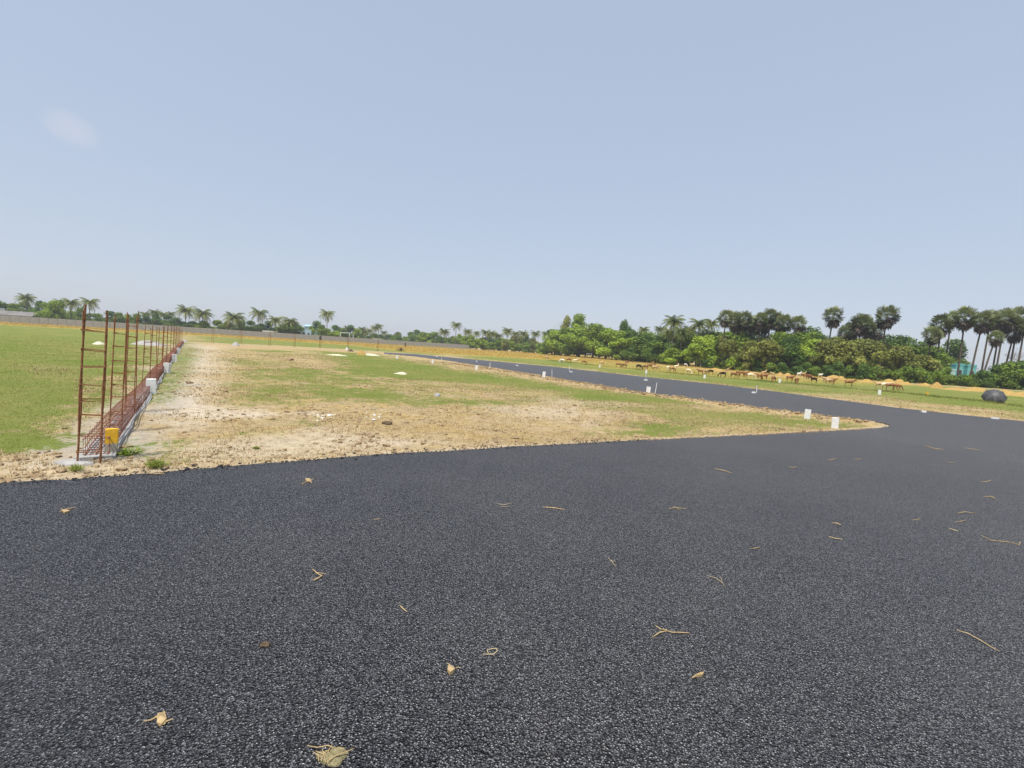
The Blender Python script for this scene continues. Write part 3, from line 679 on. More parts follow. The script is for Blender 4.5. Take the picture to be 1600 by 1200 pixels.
for k, (px, py, s_) in enumerate(((605, 662, .085), (470, 641, .06), (296, 598, .10), (452, 563, .22), (623, 647, .06), (581, 661, .05), (1032, 679, .05), (560, 692, .05), (302, 727, .04), (96, 735, .045), (60, 742, .05), (258, 735, .035))):
    rock(px, py, s_, M_DIRT if k != 0 else M_DUNG, ['dark brown soil clod right of the pale rubble', 'brown soil clod above the pale rubble', 'brown soil clod on the sandy track', 'brown heap of soil on the far part of the plot', 'brown soil clod right of the central rubble', 'brown soil clod below the central rubble',
         'reddish soil clod near the asphalt edge right of centre', 'soil clod near the asphalt edge below the rubble', 'soil clod at the asphalt edge right of the yellow stone', 'soil clod at the asphalt edge left of the first rebar column', 'soil clod at the asphalt edge, leftmost in view', 'small soil clod at the asphalt edge below the weed'][k], 'brown soil clods', 60 + k, 'soil_clod', .6)
# little weed beside the yellow stone, tufts
def weed(px, py, h_, n_, label, seed, matr, lw=.02, name='weed'):
    X, Y = at(px, py); rd = random.Random(seed); V = []; F = []; T = []
    for i in range(n_):
        a = rd.uniform(0, 6.28); el = rd.uniform(.25, 1.25); L = h_ * rd.uniform(.6, 1.1); d_ = Vector((math.cos(a) * math.cos(el), math.sin(a) * math.cos(el), math.sin(el)))
        sd_ = d_.cross(Vector((0, 0, 1))).normalized() * lw * rd.uniform(.6, 1.2); o_ = Vector((rd.gauss(0, .3) * h_, rd.gauss(0, .3) * h_, 0))
        m__ = o_ + d_ * L * .55; e_ = o_ + d_ * L - Vector((0, 0, .12 * L)); b_ = len(V)
        V += [tuple(o_), tuple(m__ + sd_), tuple(e_), tuple(m__ - sd_)]; F.append((b_, b_ + 1, b_ + 2, b_ + 3)); T += [rd.random()] * 4
    o = link(name, np_mesh(name, V, F, matr, False, dict(tone=T)), None, (X, Y, zat(X, Y))); tag(o, label, 'weed', None); return o
weed(196, 708, .13, 46, 'small leafy green weed beside the yellow boundary stone', 1, M_LEAF[1], .018)
weed(245, 733, .12, 300, 'spreading green grass tuft at the asphalt edge right of the yellow stone', 2, M_BLADE, .004)
weed(118, 733, .10, 140, 'yellowish grass tuft left of the first rebar column foot', 3, M_BLADE, .004)
weed(400, 700, .05, 200, 'low green grass patch just behind the asphalt edge left of centre', 5, M_BLADE, .004)
weed(625, 548.5, .9, 60, 'brown bush of dry stalks in the golden strip before the wall', 4, M_DEAD, .04, 'dry_bush')

# ------------------------------------------------------------------ straw and droppings on the asphalt
def straws(name, label, lines, rad_=.003, matr=M_STRAW, extra=None, cat='straw', group=None, lift=.004):
    mb = MB(); X0, Y0 = at(*lines[0][0])
    for ln in lines:
        pts = []
        for i, (px, py) in enumerate(ln):
            X, Y = at(px, py); pts.append((X - X0, Y - Y0, lift + random.uniform(0, .008)))
        rads = [rad_ * (1 if 0 < i < len(pts) - 1 else .55) for i in range(len(pts))]
        mb.tube(pts, rads, 6, True, .6)
    for pl in (extra or []):
        c_ = [(at(px, py)[0] - X0, at(px, py)[1] - Y0, .006 + random.uniform(0, .016)) for px, py in pl]
        m__ = tuple(sum(q[i] for q in c_) / len(c_) + (.008 if i == 2 else 0) for i in range(3))
        for i in range(len(c_)): mb.poly([c_[i], c_[(i + 1) % len(c_)], m__])
        for i in range(len(c_)):
            q0, q1 = c_[i], c_[(i + 1) % len(c_)]; mb.poly([q0, (q0[0], q0[1], .001), (q1[0], q1[1], .001), q1])
    o = mb.build(name, matr); o.location = (X0, Y0, 0); tag(o, label, cat, group); return o
straws('straw_knot', 'knotted dry straw with two long stalks on the lower left asphalt', [[(224, 1131), (236, 1127), (245, 1121), (256, 1114), (259, 1126), (257, 1133), (248, 1136)], [(244, 1122), (252, 1130), (262, 1129), (270, 1125)]], .0042, M_STRAW, [[(246, 1122), (254, 1118), (260, 1128), (252, 1136), (245, 1131)]])
straws('forked_straw', 'forked dry straw of three stalks left of the asphalt centre', [[(488, 891), (496, 897), (503, 901), (498, 905), (490, 909)], [(496, 896), (509, 898)], [(503, 901), (487, 909)]], .0042)
straws('straw_knot', 'small pale straw knot near the asphalt edge above the forked straw', [[(471, 758), (480, 752), (490, 750)], [(478, 748), (484, 752), (488, 756)]], .006, M_STRAW, [[(477, 749), (484, 748), (487, 753), (480, 755)]])
straws('straw_knot', 'small dry straw knot on the far left of the asphalt', [[(93, 801), (103, 797), (118, 794)], [(96, 796), (106, 801)]], .006, M_STRAW, [[(96, 799), (104, 797), (110, 800), (101, 803)]])
straws('straw_stalk', 'dry stalk lying across the asphalt edge below the green tuft', [[(228, 742), (244, 741), (258, 742)], [(244, 742), (259, 738)]], .008)
straws('straw_bit', 'short curved straw left of the curled loop', [[(624, 948), (629, 953), (636, 957)]], .0042)
straws('straw_loop', 'straw curled into a small loop right of the crumpled scrap', [[(754, 1024), (762, 1025), (771, 1024), (777, 1020), (775, 1016), (767, 1015), (761, 1019), (763, 1023)]], .0034, M_STRAWD)
straws('straw_scrap', 'crumpled pale straw scrap at the bottom centre of the asphalt', [[(699, 1037), (704, 1043), (710, 1046), (707, 1053)], [(712, 1045), (720, 1046)]], .0034, M_STRAW, [[(700, 1044), (708, 1045), (710, 1051), (703, 1056), (699, 1050)]])
straws('bent_twig', 'bent pale twig with an upturned end right of the asphalt centre', [[(1019, 997), (1030, 991), (1042, 987), (1050, 990), (1062, 990), (1077, 990)], [(1042, 987), (1032, 984), (1024, 980)]], .0042)
straws('straw_scrap', 'short thick straw scrap below the bent twig', [[(1081, 1062), (1089, 1057), (1099, 1053)]], .006, M_STRAW, [[(1086, 1059), (1092, 1054), (1100, 1053), (1097, 1058)]])
straws('long_stalk', 'long straight yellow stalk on the lower right asphalt', [[(1494, 986), (1512, 992), (1530, 1002), (1546, 1012), (1561, 1020)]], .0040)
straws('long_stalk', 'long wavy stalk with a hooked end near the right frame side', [[(1533, 838), (1548, 845), (1562, 846), (1578, 848), (1592, 852), (1594, 848)]], .005)
straws('straw_stalk', 'thin straight stalk on the asphalt above the centre', [[(848, 793), (860, 794), (870, 795), (882, 797)]], .007)
straws('straw_wisp', 'faint wisp of straw left of the straight stalk', [[(776, 788), (788, 790), (800, 787)], [(782, 793), (797, 792)]], .004, M_STRAWD)
straws('straw_wisp', 'thin forked wisp on the asphalt above the bent twig', [[(1044, 796), (1056, 794), (1073, 796)], [(1052, 792), (1062, 797)]], .005)
straws('straw_wisp', 'thin branching grey wisp right of the bent twig', [[(1104, 901), (1118, 904), (1128, 911), (1132, 917)], [(1126, 903), (1128, 911)]], .003, M_STRAWD)
straws('straw_wisp', 'grey straw wisp left of the branching wisp', [[(950, 872), (957, 880), (962, 886)], [(952, 877), (962, 879)]], .003, M_STRAWD)
straws('straw_stalk', 'slanting stalk on the asphalt below the plot tip', [[(1117, 733), (1130, 736), (1144, 740)]], .009)
straws('straw_scrap', 'rounded straw scrap beside a short stalk right of centre', [[(1299, 818), (1308, 819), (1314, 822)]], .008)
straws('straw_stalk', 'short stalk just below the rounded straw scrap', [[(1294, 839), (1304, 842), (1316, 844)]], .006)
straws('straw_scrap', 'flat straw scrap left of the long wavy stalk', [[(1483, 826), (1490, 829), (1497, 831)]], .010, M_STRAWD)
straws('straw_stalk', 'thin curved stalk above the flat straw scrap', [[(1496, 803), (1508, 801), (1525, 803)]], .006)
straws('straw_scrap', 'small forked scrap near the right side above the curved stalk', [[(1536, 776), (1548, 777), (1556, 781)], [(1546, 775), (1554, 777)]], .008)
straws('straw_stalk', 'reddish stalk on the asphalt right of the plot tip', [[(1445, 697), (1458, 701), (1474, 703)]], .014)
straws('straw_stalk', 'pale thin stalk far right, level with the reddish stalk', [[(1506, 700), (1518, 702), (1532, 704)]], .010)
for px, py in ((1340, 717), (1484, 722), (1238, 730), (1300, 718), (1432, 812), (1540, 752), (589, 812), (1180, 857), (1500, 815)):
    a = random.uniform(-.3, .3); L = random.uniform(5, 9)
    straws('straw_bit', 'tiny pale straw bit lying loose on the asphalt', [[(px - L, py - L * a), (px, py + 1), (px + L, py + L * a * .7)]], .007 if py < 760 else .004, M_STRAW, None, 'straw', 'tiny straw bits on the asphalt')
for k, (px, py) in enumerate(((933, 964), (1013.5, 957), (1456, 959), (548, 1027), (1463, 1099))):
    rock(px, py, .012 if k < 2 else .009, M_SAND, ['pale pebble on the asphalt, left of a pair', 'pale pebble on the asphalt, right of a pair', 'tiny pebble on the right asphalt', 'pale pebble below the dung ring', 'tiny pebble on the lower right asphalt'][k], 'pale pebbles on the asphalt', 90 + k, 'pebble', .7)
for k, (px, py) in enumerate(((1010, 696), (1202, 697.5), (1258, 691))):
    rock(px, py, .045 if k != 2 else .03, M_ASPH, ['black asphalt crumb near the turf edge, leftmost of three', 'black asphalt crumb near the turf edge, middle of three', 'black asphalt crumb near the turf edge, rightmost of three'][k], 'black asphalt crumbs', 95 + k, 'asphalt_crumb', .5)
# dung ring
X, Y = at(414, 1009); mb = MB()
pts = [(math.cos(a) * .016, math.sin(a) * .012, .007 + .003 * math.sin(3 * a)) for a in np.linspace(0, 2 * math.pi, 15)]
mb.tube(pts, [.009 + .003 * math.sin(5 * i) for i in range(15)], 7, False, .8); o = mb.build('dung', M_DUNG, None, True); o.location = (X, Y, 0)
tag(o, 'small dark brown ring of dried dung on the left asphalt', 'dung')
# sandy clump at the very bottom
X, Y = at(515, 1183)
o = heap('sand_clump', 513, 1184, .115, .085, .024, M_CLUMP, 'clump of pale sand on the asphalt at the bottom frame edge', 'sand clump', 33, None, .95)
o.location.z = .001
straws('straw_tangle', 'tangle of long straws lying over the sand clump at the bottom', [[(479, 1175), (495, 1176), (512, 1175), (528, 1179), (537, 1179)], [(510, 1198), (525, 1190), (540, 1183), (553, 1179)], [(489, 1184), (497, 1190), (498, 1199)], [(493, 1182), (506, 1187), (509, 1199)], [(500, 1196), (508, 1186), (514, 1178)], [(506, 1199), (507, 1188), (503, 1180)], [(518, 1172), (512, 1184), (516, 1197)]], .0022, M_STRAW, None, 'straw', None, .02)
for k, (dx, dy, s_) in enumerate(((8, -24, .010), (-13, -20, .006), (-38, 14, .008), (14, -20, .008), (25, 4, .005))):
    rock(515 + dx, 1181 + dy, s_, M_SAND, ['sand crumb just above the sand clump, larger one', 'sand crumb up and left of the sand clump', 'sand crumb at the lower left of the sand clump', 'sand crumb up and right of the sand clump', 'sand crumb right of the sand clump'][k], 'sand crumbs round the clump', 110 + k, 'sand_crumb', .7)

# ------------------------------------------------------------------ umbrella in the field
X, Y = at(1552, 630); um = empty('umbrella', (X, Y, .40)); tag(um, 'open black umbrella lying on its rim in the green field at the right', 'umbrella')
mb = MB(); NR, NS = 8, 7; RADU, DEP = .62, .42
for i in range(NS + 1):
    t_ = i / NS
    for k in range(NR * 4):
        a = 2 * math.pi * k / (NR * 4); sc_ = 1 - .07 * math.sin((k % 4) / 4 * math.pi) * t_
        mb.v.append((RADU * math.sin(t_ * 1.35) / math.sin(1.35) * sc_ * math.cos(a), RADU * math.sin(t_ * 1.35) / math.sin(1.35) * sc_ * math.sin(a), DEP * (math.cos(t_ * 1.35) - math.cos(1.35)) / (1 - math.cos(1.35)) - .02 * math.sin((k % 4) / 4 * math.pi) * t_))
nn = NR * 4
for i in range(NS):
    for k in range(nn): mb.f.append((i * nn + k, i * nn + (k + 1) % nn, (i + 1) * nn + (k + 1) % nn, (i + 1) * nn + k))
can = mb.build('canopy', M_BLACK, um)
for k in range(NR):
    a = 2 * math.pi * k / NR
    MB().tube([(RADU * math.sin(t_ * 1.35) / math.sin(1.35) * .99 * math.cos(a), RADU * math.sin(t_ * 1.35) / math.sin(1.35) * .99 * math.sin(a), DEP * (math.cos(t_ * 1.35) - math.cos(1.35)) / (1 - math.cos(1.35)) - .008) for t_ in np.linspace(0, 1, 7)], .004, 5).build('rib', M_POST, um)
for k in range(NR):
    a = 2 * math.pi * k / NR
    MB().tube([(RADU * math.sin(t_ * 1.35) / math.sin(1.35) * 1.005 * math.cos(a), RADU * math.sin(t_ * 1.35) / math.sin(1.35) * 1.005 * math.sin(a), DEP * (math.cos(t_ * 1.35) - math.cos(1.35)) / (1 - math.cos(1.35)) + .006) for t_ in np.linspace(0.02, .99, 7)], .007, 4).build('seam', M_POST, um)
MB().tube([(0, 0, DEP + .07), (0, 0, DEP)], [.004, .010], 6).build('tip', M_POST, um)
MB().tube([(0, 0, DEP), (0, 0, -.35)], .007, 6).build('shaft', M_POST, um)
MB().tube([(0, 0, -.35), (0, 0, -.42), (.03, 0, -.47), (.07, 0, -.45), (.08, 0, -.40)], .013, 7).build('handle', M_BARK, um)
um.rotation_euler = Vector((-.50, -.60, .62)).to_track_quat('Z', 'Y').to_euler()

# ------------------------------------------------------------------ goats
def skinned(name, pts, edges, rads, matr, sub=1):
    me = bpy.data.meshes.new(name); me.from_pydata(pts, edges, []); o = bpy.data.objects.new(name, me); COL.objects.link(o)
    md = o.modifiers.new('s', 'SKIN'); md.use_smooth_shade = True
    for i, r_ in enumerate(rads):
        sv = me.skin_vertices[0].data[i]; sv.radius = (r_, r_) if not isinstance(r_, tuple) else r_
    me.skin_vertices[0].data[0].use_root = True
    sb = o.modifiers.new('d', 'SUBSURF'); sb.levels = sub; sb.render_levels = sub
    dg = bpy.context.evaluated_depsgraph_get(); me2 = bpy.data.meshes.new_from_object(o.evaluated_get(dg)); me2.name = name
    bpy.data.objects.remove(o); me2.materials.clear(); me2.materials.append(matr)
    me2.polygons.foreach_set('use_smooth', [True] * len(me2.polygons)); return me2
def goat_mesh(pose, matr, nm):
    gr = pose.startswith('graze'); sgn = .10 if pose == 'graze' else -.12
    P_ = [(-.30, 0, .56), (-.10, 0, .53), (.12, 0, .53), (.28, 0, .58)]; r_ = [.12, .155, .155, .125]; E_ = [(0, 1), (1, 2), (2, 3)]
    if gr: hd = [(.42, sgn * .3, .50), (.53, sgn * .8, .32), (.60, sgn, .17), (.66, sgn * 1.1, .05)]; rh = [.078, .06, .062, .03]
    elif pose == 'stand': hd = [(.40, 0, .70), (.47, 0, .84), (.55, .02, .90), (.66, .03, .84)]; rh = [.085, .06, .065, .03]
    else: hd = [(.40, 0, .62), (.50, 0, .68), (.58, .02, .70), (.69, .03, .63)]; rh = [.085, .062, .065, .03]
    b_ = len(P_); P_ += hd; r_ += rh; E_ += [(3, b_), (b_, b_ + 1), (b_ + 1, b_ + 2), (b_ + 2, b_ + 3)]
    hi = b_ + 2; hp = Vector(hd[2])
    for s_ in (-1, 1):        # ears
        i = len(P_); P_ += [(hp.x - .03, hp.y + s_ * .07, hp.z + .03), (hp.x - .05, hp.y + s_ * .14, hp.z - .03)]; r_ += [.018, .010]; E_ += [(hi, i), (i, i + 1)]
    i = len(P_); P_ += [(-.42, 0, .60), (-.48, 0, .52)]; r_ += [.030, .014]; E_ += [(0, i), (i, i + 1)]
    st = .06 if gr else .03
    for s_ in (-1, 1):
        i = len(P_); P_ += [(-.31, s_ * .085, .42), (-.36, s_ * .09, .27), (-.32 - st * s_, s_ * .09, .03)]; r_ += [.070, .030, .022]; E_ += [(0, i), (i, i + 1), (i + 1, i + 2)]
        i = len(P_); P_ += [(.24, s_ * .08, .40), (.25 + st * s_, s_ * .085, .24), (.24 + st * 1.3 * s_, s_ * .085, .03)]; r_ += [.055, .028, .022]; E_ += [(3, i), (i, i + 1), (i + 1, i + 2)]
    return skinned(nm, P_, E_, r_, matr)
def coat(name, a, c_, belly=None):
    m, t, b = mat(name, .85, .15); p = objc(t); f = noise(t, p, 3.2, 3)
    t.links.new(ramp(t, f, [(.38, a), (.62, c_)]), b.inputs['Base Color']); return m
COATS = dict(brown=coat('brown coat', (.19, .085, .034), (.32, .165, .075)), red=coat('reddish coat', (.22, .085, .035), (.30, .14, .07)),
             black=coat('black coat', (.020, .014, .011), (.055, .036, .025)), tan=coat('tan coat', (.40, .25, .12), (.54, .38, .22)), cream=coat('cream coat', (.68, .52, .30), (.80, .70, .50)), white=coat('white coat', (.66, .60, .52), (.80, .77, .70)))
GM = {}
goats = [(854, 562, 'tan', 'g'), (878, 567.5, 'white', 'g'), (889, 566, 'brown', 'g'), (898.6, 567.5, 'cream', 's'), (912, 569.5, 'brown', 'g'), (940, 571.5, 'tan', 'g'), (966, 574.5, 'brown', 'g'), (975.5, 575, 'brown', 'g'), (979.5, 569, 'red', 's'),
 (998, 577.5, 'black', 'g'), (1008.5, 577.5, 'brown', 'g'), (1014, 575, 'brown', 'g'), (1020.5, 573, 'red', 'g'), (1023.6, 579.5, 'tan', 'g'), (1043.5, 579, 'cream', 'g'), (1050, 581.5, 'brown', 'g'), (1056, 577, 'cream', 's'), (1058.8, 571.5, 'red', 's'),
 (1071, 572.5, 'white', 'g'), (1086, 573, 'white', 'g'), (1075.5, 584.5, 'cream', 'g'), (1094, 585.5, 'brown', 'g'), (1101, 585, 'tan', 'g'), (1110, 585.5, 'black', 'g'), (1129, 589.5, 'black', 'g'), (1137, 581.5, 'tan', 's'), (1146, 590.5, 'brown', 'g'),
 (1153, 587.5, 'brown', 'g'), (1159, 588.5, 'brown', 'g'), (1165.5, 589.5, 'brown', 'g'), (1173, 592.5, 'cream', 'g'), (1180, 589, 'tan', 'g'), (1187, 593.5, 'brown', 'g'), (1194, 594, 'red', 'g'), (1193, 586.5, 'tan', 's'), (1208, 597, 'brown', 'f'), (1207, 588.5, 'tan', 'g'),
 (1234, 597, 'brown', 'g'), (1244, 599.5, 'brown', 'f'), (1248, 588, 'white', 's'), (1255, 588, 'tan', 's'), (1258, 592, 'brown', 'g'), (1264, 592.5, 'red', 'g'), (1271, 598.5, 'black', 'g'), (1289.5, 598, 'tan', 'g'), (1300, 600, 'brown', 'g'), (1295, 602, 'tan', 'g'),
 (1281.5, 589.5, 'white', 'g'), (1326, 605, 'brown', 'g'), (1374, 608, 'tan', 'g'), (1383, 609, 'cream', 'g'), (1391, 610, 'brown', 'g'), (1401, 610, 'red', 'f')]
cn_ = {'brown': 'brown', 'red': 'reddish brown', 'black': 'black', 'tan': 'tan', 'cream': 'cream', 'white': 'white'}
for i, (px, py, c_, ps) in enumerate(sorted(goats)):
    rd = random.Random(i * 3 + 1)
    pose = {'g': rd.choice(['graze', 'graze', 'graze_turned', 'walk']), 's': 'stand', 'f': 'graze'}[ps]
    key = (c_, pose)
    if key not in GM: GM[key] = goat_mesh(pose, COATS[c_], 'goat')
    X, Y = at(px, py); o = link('goat', GM[key], None, (X, Y, -.02)); s_ = rd.uniform(.95, 1.12)
    if ps == 's': s_ = rd.uniform(.9, 1.05)
    o.scale = (s_ * .74, s_ * .98, s_ * .92)
    side = rd.choice([0, 0, 0, math.pi]) + math.atan2(-X, Y) * .9 + rd.uniform(-.95, .95)
    if ps == 'f': side = math.atan2(-Y, -X) + rd.uniform(-.4, .4)
    if px > 1360: side = math.atan2(-X, Y) + rd.uniform(-.2, .2)
    o.rotation_euler.z = side
    tag(o, '%s goat %s, %s of the herd counted from the left' % (cn_[c_], {'graze': 'grazing with lowered head', 'graze_turned': 'grazing with turned head', 'walk': 'walking with level head', 'stand': 'standing with raised head'}[pose], ordn(i)), 'goat', 'goats grazing in the field')

# ------------------------------------------------------------------ straw heaps at the grove edge
hl = sorted([(1219, 587, 1.4, .5), (1231, 588, 1.7, .5), (1303, 591, 2.6, .5), (1314, 593.5, 1.8, .55), (1354, 597.5, 2.4, .45), (1388, 599, 2.6, .65), (1405, 599, 1.8, .6), (1415, 601, 2.2, .4), (1446, 603, 1.8, .4), (1463, 606.5, 1.5, .75), (1497, 609.5, 4.0, .3), (1526, 611, 3.2, .5), (1571, 617, 3.2, .55), (1596, 619, 3.5, .45), (1170, 583.5, 3, .4), (1120, 579, 3, .4)])
for i, (px, py, w_, h_) in enumerate(hl):
    heap('straw_heap', px, py, w_, w_ * .7, h_, M_HAY, ('tall rounded heap of golden straw standing alone before the bushes' if px == 1463 else 'golden straw heap at the foot of the trees, %s from the left' % ordn(i)), 'straw heap', 200 + i, 'straw heaps along the trees', .35)

# ------------------------------------------------------------------ trees
def leaf_np(cent, nrm, size, asp=.6):
    n = len(cent); r_ = rng.normal(size=(n, 3)); a = np.cross(nrm, r_); a /= np.linalg.norm(a, axis=1)[:, None] + 1e-9; b_ = np.cross(nrm, a)
    s_ = size[:, None]; return np.stack([cent - a * s_, cent - b_ * s_ * asp, cent + a * s_, cent + b_ * s_ * asp], 1).reshape(-1, 3)
def crown_mesh(seed, nblob, n, size, matr, H=7.0, Wd=3.4, low=.12, name='crown'):
    rd = np.random.default_rng(seed); C = []; Rr = []
    for i in range(nblob):
        a = rd.uniform(0, 6.28); q = rd.random() ** .6; zz = low + (1 - low) * rd.random()
        env = math.sin(min(1, (zz - low) / (1 - low) * .95 + .16) * math.pi) ** .55
        br = Wd * rd.uniform(.24, .44)
        C.append((math.cos(a) * q * Wd * .72 * env, math.sin(a) * q * Wd * .72 * env, H * (low + (1 - low) * (zz - low) / (1 - low) * .88))); Rr.append(br * .92)
    C = np.array(C); Rr = np.array(Rr); C[:, 2] = np.minimum(C[:, 2], H - Rr * .7); tb = rd.uniform(-.26, .26, nblob)
    pk = rd.choice(nblob, n, p=Rr ** 2 / (Rr ** 2).sum()); d_ = rd.normal(size=(n, 3)); d_[:, 2] += .35; d_ /= np.linalg.norm(d_, axis=1)[:, None]
    rf = np.where(rd.random(n) < .75, rd.uniform(.82, 1.12, n), rd.uniform(.3, .82, n))
    lump = 1 + .22 * np.sin(d_[:, 0] * 7 + pk) * np.sin(d_[:, 1] * 6 + pk * 2) 
    pos = C[pk] + d_ * (Rr[pk] * rf * lump)[:, None] * np.array([1, 1, .78]); pos[:, 2] = np.maximum(pos[:, 2], .05)
    nr_ = d_ * .7 + rd.normal(size=(n, 3)) * .55 + np.array([0, 0, .45]); nr_ /= np.linalg.norm(nr_, axis=1)[:, None]
    V = leaf_np(pos, nr_, size * rd.uniform(.6, 1.35, n)); T = np.repeat(np.clip(.5 + tb[pk] + rd.normal(0, .17, n), 0, 1), 4)
    return np_mesh(name, V, np.arange(4 * n).reshape(-1, 4), matr, False, dict(tone=T)), C
def trunk_mesh(C, H, r0, matr, seed):
    rd = random.Random(seed); mb = MB(); top = (rd.uniform(-.3, .3), rd.uniform(-.3, .3), H * .55)
    mb.tube([(0, 0, -.1), (top[0] * .3, top[1] * .3, H * .2), top], [r0, r0 * .8, r0 * .5], 7)
    for c_ in C[:8]:
        mid = (c_[0] * .45, c_[1] * .45, H * .22 + (c_[2] - H * .22) * .45); mb.tube([(0, 0, H * .18), mid, tuple(c_)], [r0 * .5, r0 * .3, r0 * .1], 5)
    return mb.mesh('trunk', matr, True)
TREES = []
for mi in range(4):
    for k in range(3):
        cm_, C = crown_mesh(mi * 10 + k, 15, 5200, .18, M_LEAF[mi], low=.10); TREES.append((mi, cm_, trunk_mesh(C, 7.0, .16, M_BARK, k)))
TALL = []
for mi in range(4):
    cm_, C = crown_mesh(70 + mi, 13, 3600, .19, M_LEAF[mi], 7.0, 2.7, .34); TALL.append((mi, cm_, trunk_mesh(C, 7.0, .15, M_TRUNK, mi)))
SHR = [crown_mesh(100 + mi, 9, 2200, .12, M_LEAF[mi], 2.4, 1.9, .02, 'shrub')[0] for mi in range(4)]
UMBR = crown_mesh(140, 10, 2600, .2, M_LEAF[3], 7.0, 4.2, .68)
UMBR = (3, UMBR[0], trunk_mesh(UMBR[1], 7.0, .16, M_BARK, 44))
tree_log = []
CN = ['bright green', 'mid green', 'olive green', 'dark green']
def tree(px, ytop, Y, wpx=None, kind=0, src=None, where='grove'):
    lst = [q for q in (src or TREES) if q[0] == kind] or (src or TREES)
    mi, cm_, tm = random.choice(lst); X, Z = at_depth(px, ytop, Y); Z = max(Z, 1.5)
    sz = Z * ((1.13 if px < 1010 else 1.05) if where == 'grove' else 1.04) / 7.15; sx_ = sz if wpx is None else (wpx / FPX * math.hypot(1, (px - 800) / FPX * .0) * Y) / 6.6
    r_ = empty('broadleaf_tree', (X, Y, 0), random.uniform(0, 6.28), (sx_, sx_, sz)); link('trunk', tm, r_); link('crown', cm_, r_)
    tree_log.append((where, px, r_, mi, Z)); return r_
fd = lambda px: float(np.interp(px, [800, 870, 1000, 1100, 1200, 1300, 1400, 1600], [235, 188, 132, 108, 92, 87, 84, 84]))
# front rank of the grove (x, top y, colour, extra depth, width px)
grove = [(868, 518, 0, 0, 34), (890, 512, 0, 4, 44), (905, 498, 0, 12, 30), (908, 514, 0, 0, 44), (930, 512, 0, 2, 46), (950, 518, 0, 6, 44), (965, 522, 0, 0, 42), (985, 520, 3, 10, 46), (995, 526, 1, 0, 46), (1012, 516, 1, 14, 40), (1028, 530, 1, 0, 44),
 (1038, 522, 3, 8, 50), (1052, 545, 0, -4, 38), (1062, 520, 1, 10, 50), (1080, 518, 1, 6, 50), (1095, 525, 0, 2, 48), (1112, 520, 0, 4, 50), (1128, 524, 2, 6, 46), (1140, 530, 2, 0, 50), (1158, 526, 0, 6, 50), (1175, 532, 2, 0, 50), (1185, 524, 1, 10, 54),
 (1200, 530, 2, 0, 50), (1220, 522, 0, 6, 54), (1238, 528, 3, 2, 54), (1252, 522, 0, 8, 56), (1268, 514, 3, 24, 60), (1275, 526, 0, 4, 56), (1292, 530, 2, 2, 50), (1308, 528, 2, 8, 54), (1325, 532, 2, 0, 54), (1345, 530, 2, 6, 56), (1362, 532, 2, 0, 56),
 (1380, 536, 2, 8, 54), (1396, 533, 1, 12, 60), (1408, 540, 2, 2, 60), (1428, 536, 1, 12, 66), (1440, 546, 2, 2, 56), (1462, 546, 1, 6, 54), (1492, 532, 3, 40, 56), (1462, 562, 1, 2, 40)]
for px, yt, kd, ex, wp in grove: tree(px, yt, fd(px) + ex, wp * (1.45 if px < 1000 else 1.2), kd)
for px in np.arange(870, 1470, 19):           # rank behind, seen in the gaps
    hor = 544.6 + (px - 800) * .0628; yt = {0: 518, 1: 524}[random.randint(0, 1)] + max(0, (px - 1250) * .06); tree(float(px + random.uniform(-6, 6)), yt, fd(px) + random.uniform(14, 24), 62, random.choice([0, 1, 3, 3]))
tree(886, 497, 200, 30, 2, TALL); tree(908, 497, 196, 24, 0, TALL); tree(977, 507, 160, 18, 3, [UMBR])
# undergrowth in front of the trunks
shrubs = [(852, 540, 0), (872, 540, 0), (1043, 548, 0), (1054, 552, 0), (1105, 562, 3), (1118, 556, 0), (1135, 562, 1), (1150, 556, 0), (1168, 564, 2), (1185, 560, 3), (1205, 566, 1), (1222, 566, 3), (1245, 572, 3), (1262, 566, 3), (1275, 572, 1), (1292, 570, 3), (1310, 566, 3),
 (1330, 570, 1), (1350, 568, 3), (1368, 572, 1), (1386, 576, 1), (1402, 578, 1), (1418, 572, 1), (1436, 574, 1), (1452, 580, 1), (1470, 578, 1), (1488, 585, 1), (1504, 585, 3), (1522, 584, 3), (1538, 578, 3), (1554, 584, 1), (1572, 578, 1), (1588, 580, 2), (1600, 576, 1), (1562, 570, 3), (1580, 566, 1), (1596, 564, 3), (1512, 586, 1), (1545, 590, 3)]
sh_log = []
for px, yt, kd in shrubs:
    Y = fd(px) - random.uniform(1, 4) * (1 if px > 1000 else 1.5); X, Z = at_depth(px, yt, Y); Z = max(Z, 1.1); s_ = Z / 2.4
    o = link('shrub', SHR[kd], None, (X, Y, -.05)); wv = max(s_, (30 / FPX * Y) / 3.6); o.scale = (wv, wv, s_); o.rotation_euler.z = random.uniform(0, 6.28); sh_log.append((px, o, kd))
for i, (px, o, kd) in enumerate(sorted(sh_log, key=lambda q: q[0])):
    tag(o, '%s shrub at the foot of the right-hand grove, %s from the left' % (CN[kd], ordn(i)), 'shrub', 'shrubs at the foot of the grove')

